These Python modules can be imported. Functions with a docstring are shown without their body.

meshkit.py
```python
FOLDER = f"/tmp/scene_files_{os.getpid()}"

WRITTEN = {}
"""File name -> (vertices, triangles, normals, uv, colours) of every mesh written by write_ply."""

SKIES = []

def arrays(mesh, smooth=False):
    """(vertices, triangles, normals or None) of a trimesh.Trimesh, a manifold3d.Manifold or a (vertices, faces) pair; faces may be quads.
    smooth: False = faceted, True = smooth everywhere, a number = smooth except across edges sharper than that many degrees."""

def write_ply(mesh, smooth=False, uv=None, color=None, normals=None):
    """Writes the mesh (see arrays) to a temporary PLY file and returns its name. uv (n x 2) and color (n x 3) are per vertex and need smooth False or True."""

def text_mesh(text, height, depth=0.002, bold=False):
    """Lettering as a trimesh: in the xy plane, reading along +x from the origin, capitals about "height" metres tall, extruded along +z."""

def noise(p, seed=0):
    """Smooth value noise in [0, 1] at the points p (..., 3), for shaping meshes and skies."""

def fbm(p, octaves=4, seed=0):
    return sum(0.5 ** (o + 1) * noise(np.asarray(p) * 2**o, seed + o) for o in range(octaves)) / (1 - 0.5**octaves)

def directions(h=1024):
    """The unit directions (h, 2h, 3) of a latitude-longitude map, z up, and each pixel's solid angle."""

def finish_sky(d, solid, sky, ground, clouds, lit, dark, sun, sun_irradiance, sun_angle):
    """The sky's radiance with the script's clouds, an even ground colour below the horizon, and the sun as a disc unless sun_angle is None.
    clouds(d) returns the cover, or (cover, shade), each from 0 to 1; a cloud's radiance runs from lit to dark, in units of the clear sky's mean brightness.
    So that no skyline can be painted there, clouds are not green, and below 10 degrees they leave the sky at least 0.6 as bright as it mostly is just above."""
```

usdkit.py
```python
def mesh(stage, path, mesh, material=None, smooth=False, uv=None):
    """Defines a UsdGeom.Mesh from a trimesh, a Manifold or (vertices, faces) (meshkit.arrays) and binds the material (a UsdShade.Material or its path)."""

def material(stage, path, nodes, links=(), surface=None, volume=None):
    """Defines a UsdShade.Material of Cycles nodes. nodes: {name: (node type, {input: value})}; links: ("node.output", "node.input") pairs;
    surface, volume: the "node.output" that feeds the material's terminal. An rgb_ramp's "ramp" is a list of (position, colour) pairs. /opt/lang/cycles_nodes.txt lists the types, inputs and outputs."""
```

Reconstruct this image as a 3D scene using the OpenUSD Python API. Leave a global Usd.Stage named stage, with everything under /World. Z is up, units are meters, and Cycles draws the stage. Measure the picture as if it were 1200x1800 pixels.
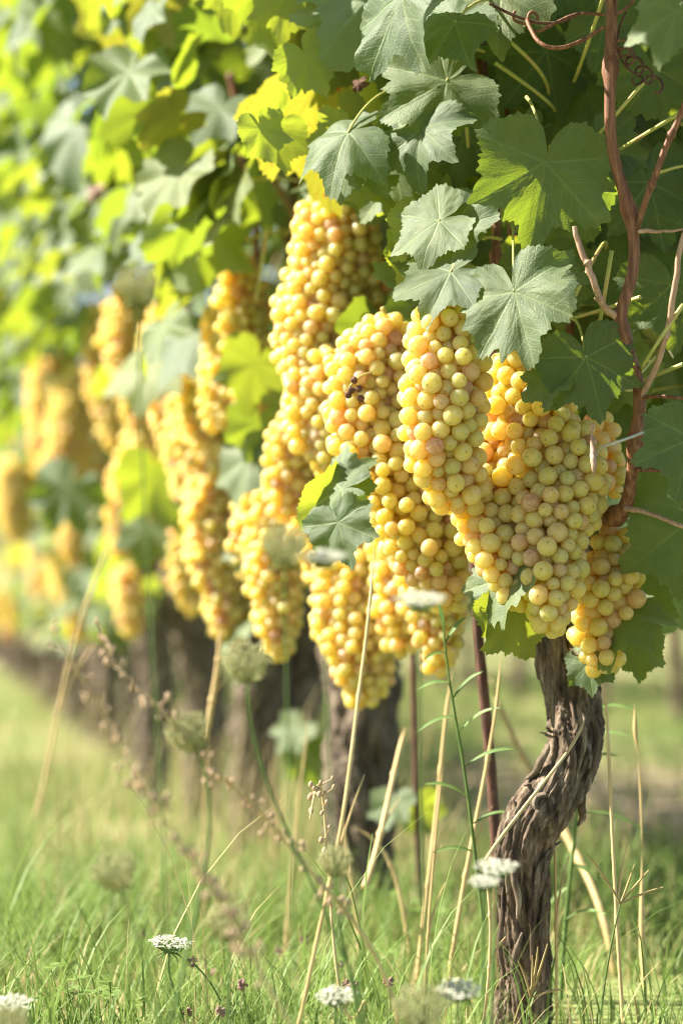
import math
import numpy as np
import trimesh
import meshkit
import usdkit
from scipy.spatial import cKDTree
from scipy.interpolate import PchipInterpolator, CubicSpline
from pxr import Usd, UsdGeom, UsdLux, UsdShade, Gf, Sdf, Vt

stage = Usd.Stage.CreateInMemory()
UsdGeom.SetStageUpAxis(stage, "Z")
UsdGeom.Xform.Define(stage, "/World")
UsdGeom.Scope.Define(stage, "/World/Looks")

# ------------------------------------------------------------------ camera, sky, sun
# x runs across the vine row (the row stands on x = 0), y along it, z up
FPX = 85.0 / 24.0 * 1200.0
HORIZON = 1080.0
CAM = np.array([-0.5025, -2.0457, 0.356])
yaw, pitch = math.radians(9.314), math.atan((HORIZON - 900) / FPX)
FWD0 = np.array([math.sin(yaw), math.cos(yaw), 0.0])
RIGHT = np.array([math.cos(yaw), -math.sin(yaw), 0.0])
FWD = FWD0 * math.cos(pitch) + np.array([0, 0, math.sin(pitch)])
UP = np.cross(RIGHT, FWD)

cam = UsdGeom.Camera.Define(stage, "/World/camera")
cam.CreateFocalLengthAttr(85.0)
cam.CreateHorizontalApertureAttr(24.0)
cam.CreateVerticalApertureAttr(36.0)
cam.CreateFStopAttr(3.8)
cam.CreateFocusDistanceAttr(1.98)
cam.CreateClippingRangeAttr(Gf.Vec2f(0.05, 3000))
cam.CreateExposureAttr(2.02)
M = Gf.Matrix4d(*RIGHT, 0, *UP, 0, *(-FWD), 0, *CAM, 1)
cam.AddTransformOp().Set(M)

SUN = np.array([-0.71, 0.12, 0.66])
# given in the camera's frame: right, forward, up
SUN = SUN[0] * RIGHT + SUN[1] * FWD0 + np.array([0, 0, SUN[2]])
SUN /= np.linalg.norm(SUN)
SUN_EL, SUN_ROT = math.asin(SUN[2]), math.atan2(SUN[0], SUN[1])
sky = UsdLux.DomeLight.Define(stage, "/World/sky")
sky.GetPrim().SetCustomDataByKey("kind", "structure")
skym = usdkit.material(stage, "/World/Looks/sky_material", {
    "t": ("sky_texture", {"sky_type": "single_scattering", "sun_disc": False, "sun_elevation": SUN_EL, "sun_rotation": SUN_ROT, "aerosol_density": 1.0}),
    "b": ("background_shader", {"strength": 0.05})}, [("t.color", "b.color")], surface="b.background")
UsdShade.MaterialBindingAPI.Apply(sky.GetPrim()).Bind(skym)
sun = UsdLux.DistantLight.Define(stage, "/World/sun")
sun.CreateIntensityAttr(1.25)
sun.CreateAngleAttr(0.55)
sun.CreateNormalizeAttr(True)
sun.CreateColorAttr(Gf.Vec3f(1.0, 0.93, 0.80))
zz = SUN
xx = np.cross([0, 0, 1.0], zz); xx /= np.linalg.norm(xx)
yy = np.cross(zz, xx)
sun.AddTransformOp().Set(Gf.Matrix4d(*xx, 0, *yy, 0, *zz, 0, 0, 0, 0, 1))

# ------------------------------------------------------------------ helpers
_used = {}


def path_for(name, parent="/World"):
    key = f"{parent}/{name}"
    n = _used.get(key, -1) + 1
    _used[key] = n
    return key if n == 0 else f"{key}_{n:03d}"


def tag(prim, label=None, cat=None, group=None, kind=None):
    for k, v in (("label", label), ("category", cat), ("group", group), ("kind", kind)):
        if v:
            prim.SetCustomDataByKey(k, v)


def thing(name, label, cat, group=None, loc=(0, 0, 0), kind=None):
    x = UsdGeom.Xform.Define(stage, path_for(name))
    if any(loc):
        x.AddTranslateOp().Set(Gf.Vec3d(*map(float, loc)))
    tag(x.GetPrim(), label, cat, group, kind)
    return x


class Lib:
    """arrays of a mesh that several prims share"""
    def __init__(s, v, f, uv=None, smooth=True):
        s.v, s.f, s.n = meshkit.arrays((v, f), smooth)
        s.uv = uv
        s.P = Vt.Vec3fArray.FromNumpy(s.v.astype(np.float32))
        s.C = Vt.IntArray.FromNumpy(np.full(len(s.f), 3, np.int32))
        s.I = Vt.IntArray.FromNumpy(s.f.astype(np.int32).ravel())
        s.N = Vt.Vec3fArray.FromNumpy(s.n.astype(np.float32)) if s.n is not None else None
        s.U = Vt.Vec2fArray.FromNumpy(np.asarray(uv, np.float32)) if uv is not None else None


def put(name, lib, mat, parent, M=None, label=None):
    """one Mesh prim under parent, M a 4x4 (column convention)"""
    pp = str(parent.GetPath()) if not isinstance(parent, str) else parent
    m = UsdGeom.Mesh.Define(stage, path_for(name, pp))
    m.CreatePointsAttr(lib.P)
    m.CreateFaceVertexCountsAttr(lib.C)
    m.CreateFaceVertexIndicesAttr(lib.I)
    m.CreateSubdivisionSchemeAttr("none")
    if lib.N is not None:
        m.CreateNormalsAttr(lib.N)
        m.SetNormalsInterpolation("vertex")
    if lib.U is not None:
        UsdGeom.PrimvarsAPI(m).CreatePrimvar("st", Sdf.ValueTypeNames.TexCoord2fArray, "vertex").Set(lib.U)
    if M is not None:
        m.AddTransformOp().Set(Gf.Matrix4d(*np.asarray(M, float).T.ravel().tolist()))
    UsdShade.MaterialBindingAPI.Apply(m.GetPrim()).Bind(mat)
    if label:
        m.GetPrim().SetCustomDataByKey("label", label)
    return m


def part(name, mesh, mat, parent="/World", smooth=True, uv=None, label=None):
    pp = str(parent.GetPath()) if not isinstance(parent, str) else parent
    m = usdkit.mesh(stage, path_for(name, pp), mesh, mat, smooth, uv)
    if label:
        m.GetPrim().SetCustomDataByKey("label", label)
    return m


def dup(src, loc, rz=0.0, label=None, cat=None, group=None, sc=1.0):
    p = src.GetPrim()
    was = p.GetCustomData()
    name = p.GetName().rstrip("0123456789").rstrip("_")
    x = UsdGeom.Xform.Define(stage, path_for(name))
    x.GetPrim().GetReferences().AddInternalReference(p.GetPath())
    x.ClearXformOpOrder()
    c, s = math.cos(rz) * sc, math.sin(rz) * sc
    x.MakeMatrixXform().Set(Gf.Matrix4d(c, s, 0, 0, -s, c, 0, 0, 0, 0, sc, 0, *map(float, loc), 1))
    x.GetPrim().SetInstanceable(True)
    tag(x.GetPrim(), label or was["label"], cat or was["category"], group or was.get("group"))
    return x


def P(px, py, d):
    """the world point that stands d metres in front of the lens at that place of the photograph"""
    return CAM + d * (FWD + (px - 600) / FPX * RIGHT + (900 - py) / FPX * UP)


def proj(p):
    r = np.asarray(p) - CAM
    d = r @ FWD
    return 600 + (r @ RIGHT) / d * FPX, 900 - (r @ UP) / d * FPX, d


def unit(v):
    v = np.asarray(v, float)
    return v / (np.linalg.norm(v) + 1e-12)


def spline(pts, n):
    pts = np.asarray(pts, float)
    if len(pts) < 3:
        t = np.linspace(0, 1, n)[:, None]
        return pts[0] * (1 - t) + pts[-1] * t
    s = np.concatenate([[0], np.cumsum(np.linalg.norm(np.diff(pts[:, :3], axis=0), axis=1))])
    return CubicSpline(s, pts)(np.linspace(0, s[-1], n))


def frames(p):
    t = np.gradient(p, axis=0)
    t /= np.linalg.norm(t, axis=1, keepdims=True) + 1e-12
    a = np.zeros_like(t)
    ref = np.array([1.0, 0.2, 0.1]) if abs(t[0][0]) < 0.8 else np.array([0, 0, 1.0])
    cur = ref
    for i in range(len(p)):
        cur = cur - t[i] * (cur @ t[i])
        cur /= np.linalg.norm(cur) + 1e-12
        a[i] = cur
    return t, a, np.cross(t, a)


def tube(pts, radii, sides=8, n=None, cap=True, disp=None):
    p = np.asarray(pts, float)
    radii = np.broadcast_to(np.asarray(radii, float), (len(p),))
    if n:
        q = spline(np.column_stack([p, radii]), n)
        p, radii = q[:, :3], np.maximum(q[:, 3], 1e-4)
    t, a, b = frames(p)
    ang = np.arange(sides) * 2 * np.pi / sides
    R = np.broadcast_to(radii[:, None], (len(p), sides)).copy()
    if disp is not None:
        R = R * disp(ang, len(p))
    v = p[:, None] + R[..., None] * (np.cos(ang)[None, :, None] * a[:, None] + np.sin(ang)[None, :, None] * b[:, None])
    v = v.reshape(-1, 3)
    i, j = np.meshgrid(np.arange(len(p) - 1), np.arange(sides), indexing="ij")
    q = np.stack([i * sides + j, i * sides + (j + 1) % sides, (i + 1) * sides + (j + 1) % sides, (i + 1) * sides + j], -1).reshape(-1, 4)
    f = np.vstack([q[:, [0, 1, 2]], q[:, [0, 2, 3]]])
    if cap:
        k = len(v)
        v = np.vstack([v, p[:1], p[-1:]])
        j = np.arange(sides)
        e = (len(p) - 1) * sides
        f = np.vstack([f, np.stack([np.full(sides, k), (j + 1) % sides, j], 1), np.stack([np.full(sides, k + 1), e + j, e + (j + 1) % sides], 1)])
    return v, f


def join(parts):
    vs, fs, n = [], [], 0
    for v, f in parts:
        vs.append(v); fs.append(np.asarray(f) + n); n += len(v)
    return np.vstack(vs), np.vstack(fs)


# ------------------------------------------------------------------ materials
def mat(name, nodes, links, surface):
    return usdkit.material(stage, "/World/Looks/" + name, nodes, links, surface=surface)


def leaf_material(name, front, vein, back, glow, glow2, tf=0.42, spots=None, rough=0.56):
    N = {"uv": ("attribute", {"attribute": "st"}), "s": ("separate_xyz", {}), "ax": ("math", {"math_type": "absolute"}),
         "info": ("object_info", {}), "geo": ("geometry", {})}
    L = [("uv.vector", "s.vector"), ("s.x", "ax.value1")]

    def m(nm, typ, a, b=None, c=None):
        vals = {"math_type": typ}
        for k, x in (("value1", a), ("value2", b), ("value3", c)):
            if x is None:
                continue
            if isinstance(x, str):
                L.append((x, f"{nm}.{k}"))
            else:
                vals[k] = x
        N[nm] = ("math", vals)
        return nm + ".value"

    dists, alongs = [], []
    for i, deg in enumerate((0, 50, 104)):
        sn, cs = math.sin(math.radians(deg)), math.cos(math.radians(deg))
        al = m(f"al{i}", "add", m(f"al{i}a", "multiply", "ax.value", sn), m(f"al{i}b", "multiply", "s.y", cs))
        pe = m(f"pe{i}", "absolute", m(f"pe{i}c", "subtract", m(f"pe{i}a", "multiply", "ax.value", cs), m(f"pe{i}b", "multiply", "s.y", sn)))
        pen = m(f"pn{i}", "add", pe, m(f"pn{i}a", "multiply", m(f"pn{i}b", "less_than", al, 0.0), 9.0))
        dists.append(pen); alongs.append(al)
    dmin = m("d01", "minimum", dists[0], dists[1])
    dmin = m("d012", "minimum", dmin, dists[2])
    # which vein is nearest, for the side veins that leave it
    is1 = m("is1", "less_than", dists[1], dists[0])
    N["a01"] = ("mix_float", {}); L.extend([(is1, "a01.fac"), (alongs[0], "a01.a"), (alongs[1], "a01.b")])
    d01 = m("d01b", "minimum", dists[0], dists[1])
    is2 = m("is2", "less_than", dists[2], d01)
    N["a012"] = ("mix_float", {"use_clamp": False}); L.extend([(is2, "a012.fac"), ("a01.result", "a012.a"), (alongs[2], "a012.b")])
    co = m("co", "subtract", "a012.result", m("co1", "multiply", dmin, 0.85))
    sec = m("sec", "pingpong", co, 0.075)
    w0 = m("w0", "multiply_add", "a012.result", -0.012, 0.028)
    N["vm"] = ("map_range", {"range_type": "smoothstep", "from_min": 0.0, "to_min": 1.0, "to_max": 0.0, "clamp": True})
    L.extend([(dmin, "vm.value"), (w0, "vm.from_max")])
    N["vs"] = ("map_range", {"range_type": "smoothstep", "from_min": 0.0, "from_max": 0.011, "to_min": 0.65, "to_max": 0.0, "clamp": True})
    L.append((sec, "vs.value"))
    vfac = m("vf", "maximum", "vm.result", "vs.result")
    N["vor"] = ("voronoi_texture", {"feature": "distance_to_edge", "scale": 30.0, "randomness": 1.0}); L.append(("uv.vector", "vor.vector"))
    N["vt"] = ("map_range", {"from_min": 0.0, "from_max": 0.13, "to_min": 0.0, "to_max": 1.0, "clamp": True}); L.append(("vor.distance", "vt.value"))
    hsum = m("h1", "multiply_add", vfac, -1.5, "vt.result")
    N["bump"] = ("bump", {"strength": 0.26, "distance": 0.0010}); L.append((hsum, "bump.height"))
    N["noi"] = ("noise_texture", {"scale": 3.2, "detail": 3.0}); L.append(("uv.vector", "noi.vector"))
    N["nm"] = ("map_range", {"from_min": 0.3, "from_max": 0.7, "to_min": 0.0, "to_max": 1.0, "clamp": True}); L.append(("noi.fac", "nm.value"))
    f2 = tuple(x * y for x, y in zip(front, (1.7, 1.35, 1.1)))
    N["fc"] = ("mix_color", {"a": front, "b": f2}); L.append(("nm.result", "fc.fac"))
    N["fr"] = ("mix_color", {"blend_type": "multiply", "fac": 1.0}); L.append(("fc.result", "fr.a"))
    N["rr"] = ("rgb_ramp", {"ramp": [(0, (0.75, 0.8, 0.85)), (0.5, (1, 1, 1)), (1, (1.35, 1.15, 0.95))]}); L.extend([("info.random", "rr.fac"), ("rr.color", "fr.b")])
    N["fv"] = ("mix_color", {"b": vein}); L.extend([(m("vf2", "multiply", vfac, 0.7), "fv.fac"), ("fr.result", "fv.a")])
    N["bv"] = ("mix_color", {"a": back, "b": tuple(min(1, 1.35 * x) for x in back)}); L.append((vfac, "bv.fac"))
    N["col"] = ("mix_color", {}); L.extend([("geo.backfacing", "col.fac"), ("fv.result", "col.a"), ("bv.result", "col.b")])
    N["gl"] = ("mix_color", {"a": glow, "b": glow2}); L.append(("info.random", "gl.fac"))
    N["gv"] = ("mix_color", {"b": tuple(0.45 * x for x in glow)}); L.extend([(m("vf3", "multiply", vfac, 0.45), "gv.fac"), ("gl.result", "gv.a")])
    colname, gname = "col.result", "gv.result"
    if spots:
        N["sp"] = ("noise_texture", {"scale": 9.0, "detail": 2.0}); L.append(("uv.vector", "sp.vector"))
        N["spm"] = ("map_range", {"from_min": spots, "from_max": spots + 0.05, "to_min": 0.0, "to_max": 1.0, "clamp": True}); L.append(("sp.fac", "spm.value"))
        N["c2"] = ("mix_color", {"b": (0.22, 0.055, 0.02)}); L.extend([("spm.result", "c2.fac"), (colname, "c2.a")])
        N["g2"] = ("mix_color", {"b": (0.5, 0.10, 0.02)}); L.extend([("spm.result", "g2.fac"), (gname, "g2.a")])
        colname, gname = "c2.result", "g2.result"
    N["rb"] = ("mix_float", {"a": rough, "b": 0.7}); L.append(("geo.backfacing", "rb.fac"))
    N["p"] = ("principled_bsdf", {"specular_ior_level": 0.42, "sheen_weight": 0.22, "sheen_roughness": 0.5}); L.extend([(colname, "p.base_color"), ("bump.normal", "p.normal"), ("rb.result", "p.roughness")])
    N["t"] = ("translucent_bsdf", {}); L.extend([(gname, "t.color"), ("bump.normal", "t.normal")])
    N["mx"] = ("mix_closure", {"fac": tf}); L.extend([("p.BSDF", "mx.closure1"), ("t.BSDF", "mx.closure2")])
    return mat(name, N, L, "mx.closure")


LEAF = leaf_material("leaf_green", (0.056, 0.100, 0.044), (0.20, 0.27, 0.10), (0.17, 0.23, 0.12), (0.26, 0.38, 0.022), (0.34, 0.44, 0.028), tf=0.36, spots=0.73)
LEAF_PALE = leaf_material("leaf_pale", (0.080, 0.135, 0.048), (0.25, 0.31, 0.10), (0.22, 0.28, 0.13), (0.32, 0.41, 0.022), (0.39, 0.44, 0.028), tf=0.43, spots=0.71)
LEAF_YELLOW = leaf_material("leaf_yellowing", (0.20, 0.21, 0.04), (0.34, 0.34, 0.09), (0.30, 0.31, 0.10), (0.42, 0.38, 0.026), (0.39, 0.37, 0.03), tf=0.44, spots=0.66)


def berry_material():
    N = {"info": ("object_info", {}), "tc": ("texture_coordinate", {}), "s": ("separate_xyz", {}),
         "ramp": ("rgb_ramp", {"ramp": [(0, (0.48, 0.40, 0.10)), (0.25, (0.68, 0.45, 0.095)), (0.62, (0.80, 0.46, 0.10)), (0.84, (0.76, 0.37, 0.12)), (0.95, (0.58, 0.27, 0.13)), (1, (0.34, 0.14, 0.09))]}),
         "off": ("vector_math", {"math_type": "add"}), "sc": ("vector_math", {"math_type": "scale", "scale": 37.0}),
         "n1": ("noise_texture", {"scale": 2.1, "detail": 4.0, "roughness": 0.65}), "m1": ("map_range", {"from_min": 0.36, "from_max": 0.68, "to_min": 0.0, "to_max": 0.42, "clamp": True}),
         "bl": ("mix_color", {"b": (0.86, 0.62, 0.46)}),
         "n2": ("voronoi_texture", {"feature": "f1", "scale": 4.6}), "m2": ("map_range", {"from_min": 0.04, "from_max": 0.10, "to_min": 0.75, "to_max": 0.0, "clamp": True}),
         "dots": ("mix_color", {"b": (0.20, 0.09, 0.03)}), "dm": ("math", {"math_type": "multiply"}), "n3": ("noise_texture", {"scale": 1.4}), "m3": ("map_range", {"from_min": 0.48, "from_max": 0.58, "clamp": True}),
         "scar": ("map_range", {"from_min": -0.997, "from_max": -0.985, "to_min": 0.8, "to_max": 0.0, "clamp": True}), "sm": ("mix_color", {"b": (0.16, 0.08, 0.04)}),
         "r2": ("map_range", {"from_min": 0.1, "from_max": 0.7, "to_min": 0.30, "to_max": 0.52, "clamp": True}),
         "p": ("principled_bsdf", {"subsurface_method": "random_walk", "subsurface_weight": 0.85, "subsurface_scale": 0.0055, "subsurface_radius": (1.0, 0.66, 0.22), "specular_ior_level": 0.42, "ior": 1.4}),
         "trc": ("mix_color", {"fac": 0.6, "b": (0.88, 0.64, 0.25)}), "tr": ("translucent_bsdf", {}), "mx": ("mix_closure", {"fac": 0.2})}
    L = [("tc.object", "off.vector1"), ("info.random", "sc.vector1"), ("sc.vector", "off.vector2"), ("off.vector", "n1.vector"), ("off.vector", "n2.vector"), ("off.vector", "n3.vector"),
         ("info.random", "ramp.fac"), ("ramp.color", "bl.a"), ("n1.fac", "m1.value"), ("m1.result", "bl.fac"), ("bl.result", "dots.a"), ("n2.distance", "m2.value"),
         ("n3.fac", "m3.value"), ("m2.result", "dm.value1"), ("m3.result", "dm.value2"), ("dm.value", "dots.fac"), ("tc.object", "s.vector"), ("s.z", "scar.value"), ("scar.result", "sm.fac"), ("dots.result", "sm.a"),
         ("sm.result", "p.base_color"), ("m1.result", "r2.value"), ("r2.result", "p.roughness"), ("trc.result", "tr.color"), ("ramp.color", "trc.a"), ("p.BSDF", "mx.closure1"), ("tr.BSDF", "mx.closure2")]
    return mat("grape_skin", N, L, "mx.closure")


BERRY = berry_material()


def simple(name, ramp, scale=(30, 30, 30), rough=0.7, bump=0.3, detail=5, dist=0.002, island=False, trans=None, spec=0.3):
    N = {"tc": ("texture_coordinate", {}), "mp": ("mapping", {"scale": scale}), "n": ("noise_texture", {"scale": 1.0, "detail": detail, "roughness": 0.6}),
         "r": ("rgb_ramp", {"ramp": ramp}), "b": ("bump", {"strength": bump, "distance": dist}), "p": ("principled_bsdf", {"roughness": rough, "specular_ior_level": spec})}
    L = [("tc.object", "mp.vector"), ("mp.vector", "n.vector"), ("n.fac", "b.height"), ("r.color", "p.base_color"), ("b.normal", "p.normal")]
    if island:
        N["geo"] = ("geometry", {})
        N["mixf"] = ("mix_float", {"fac": 0.3})
        L += [("geo.random_per_island", "mixf.a"), ("n.fac", "mixf.b"), ("mixf.result", "r.fac")]
    else:
        N["mr"] = ("map_range", {"from_min": 0.3, "from_max": 0.7, "clamp": True})
        L += [("n.fac", "mr.value"), ("mr.result", "r.fac")]
    if trans:
        N["t"] = ("translucent_bsdf", {})
        N["mx"] = ("mix_closure", {"fac": trans})
        L += [("r.color", "t.color"), ("p.BSDF", "mx.closure1"), ("t.BSDF", "mx.closure2")]
        return mat(name, N, L, "mx.closure")
    return mat(name, N, L, "p.BSDF")


BARK = simple("vine_bark", [(0, (0.024, 0.016, 0.011)), (0.42, (0.095, 0.066, 0.044)), (0.75, (0.19, 0.142, 0.098)), (1, (0.34, 0.28, 0.21))], (170, 170, 22), 0.9, 0.8, 6, 0.003)
BARK_SHADED = simple("vine_bark_shaded", [(0, (0.024, 0.017, 0.012)), (0.42, (0.09, 0.066, 0.046)), (0.75, (0.175, 0.135, 0.096)), (1, (0.28, 0.225, 0.17))], (150, 150, 20), 0.9, 0.8, 6, 0.003)  # darker copy of the bark: foliage shade put into the rear trunks' colour
CANE = simple("cane_bark", [(0, (0.07, 0.028, 0.015)), (0.5, (0.17, 0.07, 0.036)), (1, (0.29, 0.14, 0.075))], (300, 300, 26), 0.6, 0.6, 4, 0.001)
CANE_PALE = simple("cane_pale", [(0, (0.26, 0.14, 0.09)), (1, (0.46, 0.30, 0.21))], (220, 220, 40), 0.6, 0.3, 4, 0.001)
PETIOLE = simple("petiole_skin", [(0, (0.26, 0.30, 0.07)), (0.6, (0.42, 0.40, 0.12)), (1, (0.44, 0.24, 0.12))], (40, 40, 40), 0.45, 0.1)
STALK = simple("grape_stalk", [(0, (0.34, 0.30, 0.07)), (0.7, (0.46, 0.36, 0.12)), (1, (0.30, 0.17, 0.08))], (90, 90, 90), 0.55, 0.15)
RUST = simple("rusty_iron", [(0, (0.045, 0.022, 0.016)), (0.5, (0.10, 0.045, 0.03)), (1, (0.18, 0.09, 0.06))], (160, 160, 50), 0.8, 0.5)
WIRE = simple("galvanised_wire", [(0, (0.36, 0.36, 0.35)), (1, (0.55, 0.55, 0.53))], (200, 200, 200), 0.4, 0.1, spec=0.8)
STRAW = simple("dry_straw", [(0, (0.42, 0.29, 0.12)), (1, (0.60, 0.45, 0.22))], (120, 120, 14), 0.6, 0.2)
DRYSEED = simple("dry_seed", [(0, (0.34, 0.22, 0.13)), (0.5, (0.55, 0.42, 0.28)), (1, (0.76, 0.66, 0.52))], (60, 60, 60), 0.8, 0.2, island=True)
GRASS = simple("grass_blade", [(0, (0.15, 0.23, 0.055)), (0.4, (0.25, 0.35, 0.09)), (0.8, (0.38, 0.45, 0.15)), (1, (0.56, 0.50, 0.28))], (30, 30, 30), 0.55, 0.0, island=True, trans=0.4)
DRYGRASS = simple("dry_grass_blade", [(0, (0.40, 0.33, 0.15)), (0.6, (0.54, 0.45, 0.24)), (1, (0.34, 0.36, 0.12))], (30, 30, 30), 0.7, 0.0, island=True, trans=0.3)
WEED = simple("weed_green", [(0, (0.10, 0.18, 0.05)), (1, (0.19, 0.28, 0.08))], (60, 60, 60), 0.55, 0.1, trans=0.3)
UMBEL = simple("umbel_white", [(0, (0.62, 0.62, 0.50)), (1, (0.84, 0.83, 0.74))], (90, 90, 90), 0.8, 0.0, island=True, trans=0.25)
SEEDHEAD = simple("umbel_green", [(0, (0.40, 0.40, 0.19)), (0.5, (0.52, 0.50, 0.27)), (1, (0.62, 0.56, 0.36))], (90, 90, 90), 0.8, 0.0, island=True, trans=0.2)
CLOVER = simple("clover_brown", [(0, (0.20, 0.12, 0.09)), (1, (0.42, 0.30, 0.26))], (90, 90, 90), 0.9, 0.0, island=True)
FARLEAF = simple("far_foliage", [(0, (0.055, 0.10, 0.03)), (0.5, (0.11, 0.17, 0.045)), (1, (0.22, 0.27, 0.07))], (6, 6, 6), 0.5, 0.0, island=True, trans=0.35, spec=0.5)
GROUND = mat("ground_soil", {
    "g": ("geometry", {}), "n1": ("noise_texture", {"scale": 1.3, "detail": 5.0, "roughness": 0.6}), "n2": ("noise_texture", {"scale": 34.0, "detail": 5.0, "roughness": 0.7}),
    "r1": ("rgb_ramp", {"ramp": [(0.28, (0.15, 0.20, 0.065)), (0.48, (0.22, 0.25, 0.09)), (0.62, (0.33, 0.27, 0.15)), (0.75, (0.42, 0.32, 0.22))]}),
    "r2": ("rgb_ramp", {"ramp": [(0.3, (0.55, 0.55, 0.55)), (0.7, (1.25, 1.25, 1.2))]}), "m": ("mix_color", {"blend_type": "multiply", "fac": 1.0}),
    "so": ("vector_math", {"math_type": "subtract", "vector2": (1.25, 3.5, 0)}), "ss": ("vector_math", {"math_type": "multiply", "vector2": (1.5, 0.65, 0)}), "sl": ("vector_math", {"math_type": "length"}),
    "sn": ("math", {"math_type": "multiply_add", "value2": 1.1}), "sr": ("map_range", {"from_min": 1.3, "from_max": 1.75, "to_min": 1.0, "to_max": 0.0, "clamp": True}), "sm": ("mix_color", {"b": (0.46, 0.34, 0.24)}),
    "b": ("bump", {"strength": 0.7, "distance": 0.02}), "p": ("principled_bsdf", {"roughness": 0.95, "specular_ior_level": 0.1})},
    [("g.position", "n1.vector"), ("g.position", "n2.vector"), ("n1.fac", "r1.fac"), ("n2.fac", "r2.fac"), ("g.position", "so.vector1"), ("so.vector", "ss.vector1"), ("ss.vector", "sl.vector1"), ("n1.fac", "sn.value1"), ("sl.value", "sn.value3"), ("sn.value", "sr.value"), ("sr.result", "sm.fac"), ("r1.color", "sm.a"), ("sm.result", "m.a"), ("r2.color", "m.b"), ("m.result", "p.base_color"), ("n2.fac", "b.height"), ("b.normal", "p.normal")], "p.BSDF")
HILL = simple("hill_green", [(0, (0.05, 0.085, 0.03)), (1, (0.11, 0.15, 0.06))], (0.05, 0.05, 0.05), 0.95, 0.0)

# ------------------------------------------------------------------ ground and hills
xs = np.concatenate([np.linspace(-400, -6, 12)[:-1], np.linspace(-6, 8, 141), np.linspace(8, 400, 12)[1:]])
ys = np.concatenate([np.linspace(-300, -4, 8)[:-1], np.linspace(-4, 20, 241), np.linspace(20, 500, 14)[1:]])
gx, gy = np.meshgrid(xs, ys, indexing="ij")


def ground_z(x, y):
    x, y = np.asarray(x, float), np.asarray(y, float)
    p = np.stack([x, y, np.zeros_like(x)], -1)
    near = np.exp(-((x - 1) ** 2 + (y - 4) ** 2) / 400)
    t_ = np.clip((y + .1) / 2.9, 0, 1)
    return (meshkit.fbm(p * 2.3, 3, 7) - 0.5) * 0.045 * near - 0.085 * t_ * t_ * (3 - 2 * t_)


gz = ground_z(gx, gy)
ni, nj = gx.shape
ii, jj = np.meshgrid(np.arange(ni - 1), np.arange(nj - 1), indexing="ij")
gf = np.stack([ii * nj + jj, (ii + 1) * nj + jj, (ii + 1) * nj + jj + 1, ii * nj + jj + 1], -1).reshape(-1, 4)
tag(part("ground", (np.stack([gx, gy, gz], -1).reshape(-1, 3), gf), GROUND).GetPrim(), kind="structure")

az = np.linspace(0, 2 * np.pi, 181)[:-1]
hh = 16 + 20 * meshkit.fbm(np.stack([np.cos(az) * 3, np.sin(az) * 3, az * 0], -1), 3, 5)
rings = []
for k, (r, s) in enumerate(((240, -0.05), (300, 0.7), (360, 1.0), (460, 0.7))):
    rings.append(np.stack([np.cos(az) * r, np.sin(az) * r, hh * s], -1))
hv = np.vstack(rings)
hf = []
for k in range(3):
    j = np.arange(180)
    hf.append(np.stack([k * 180 + j, k * 180 + (j + 1) % 180, (k + 1) * 180 + (j + 1) % 180, (k + 1) * 180 + j], 1))
tag(part("hills", (hv, np.vstack(hf)), HILL).GetPrim(), kind="structure")


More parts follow.
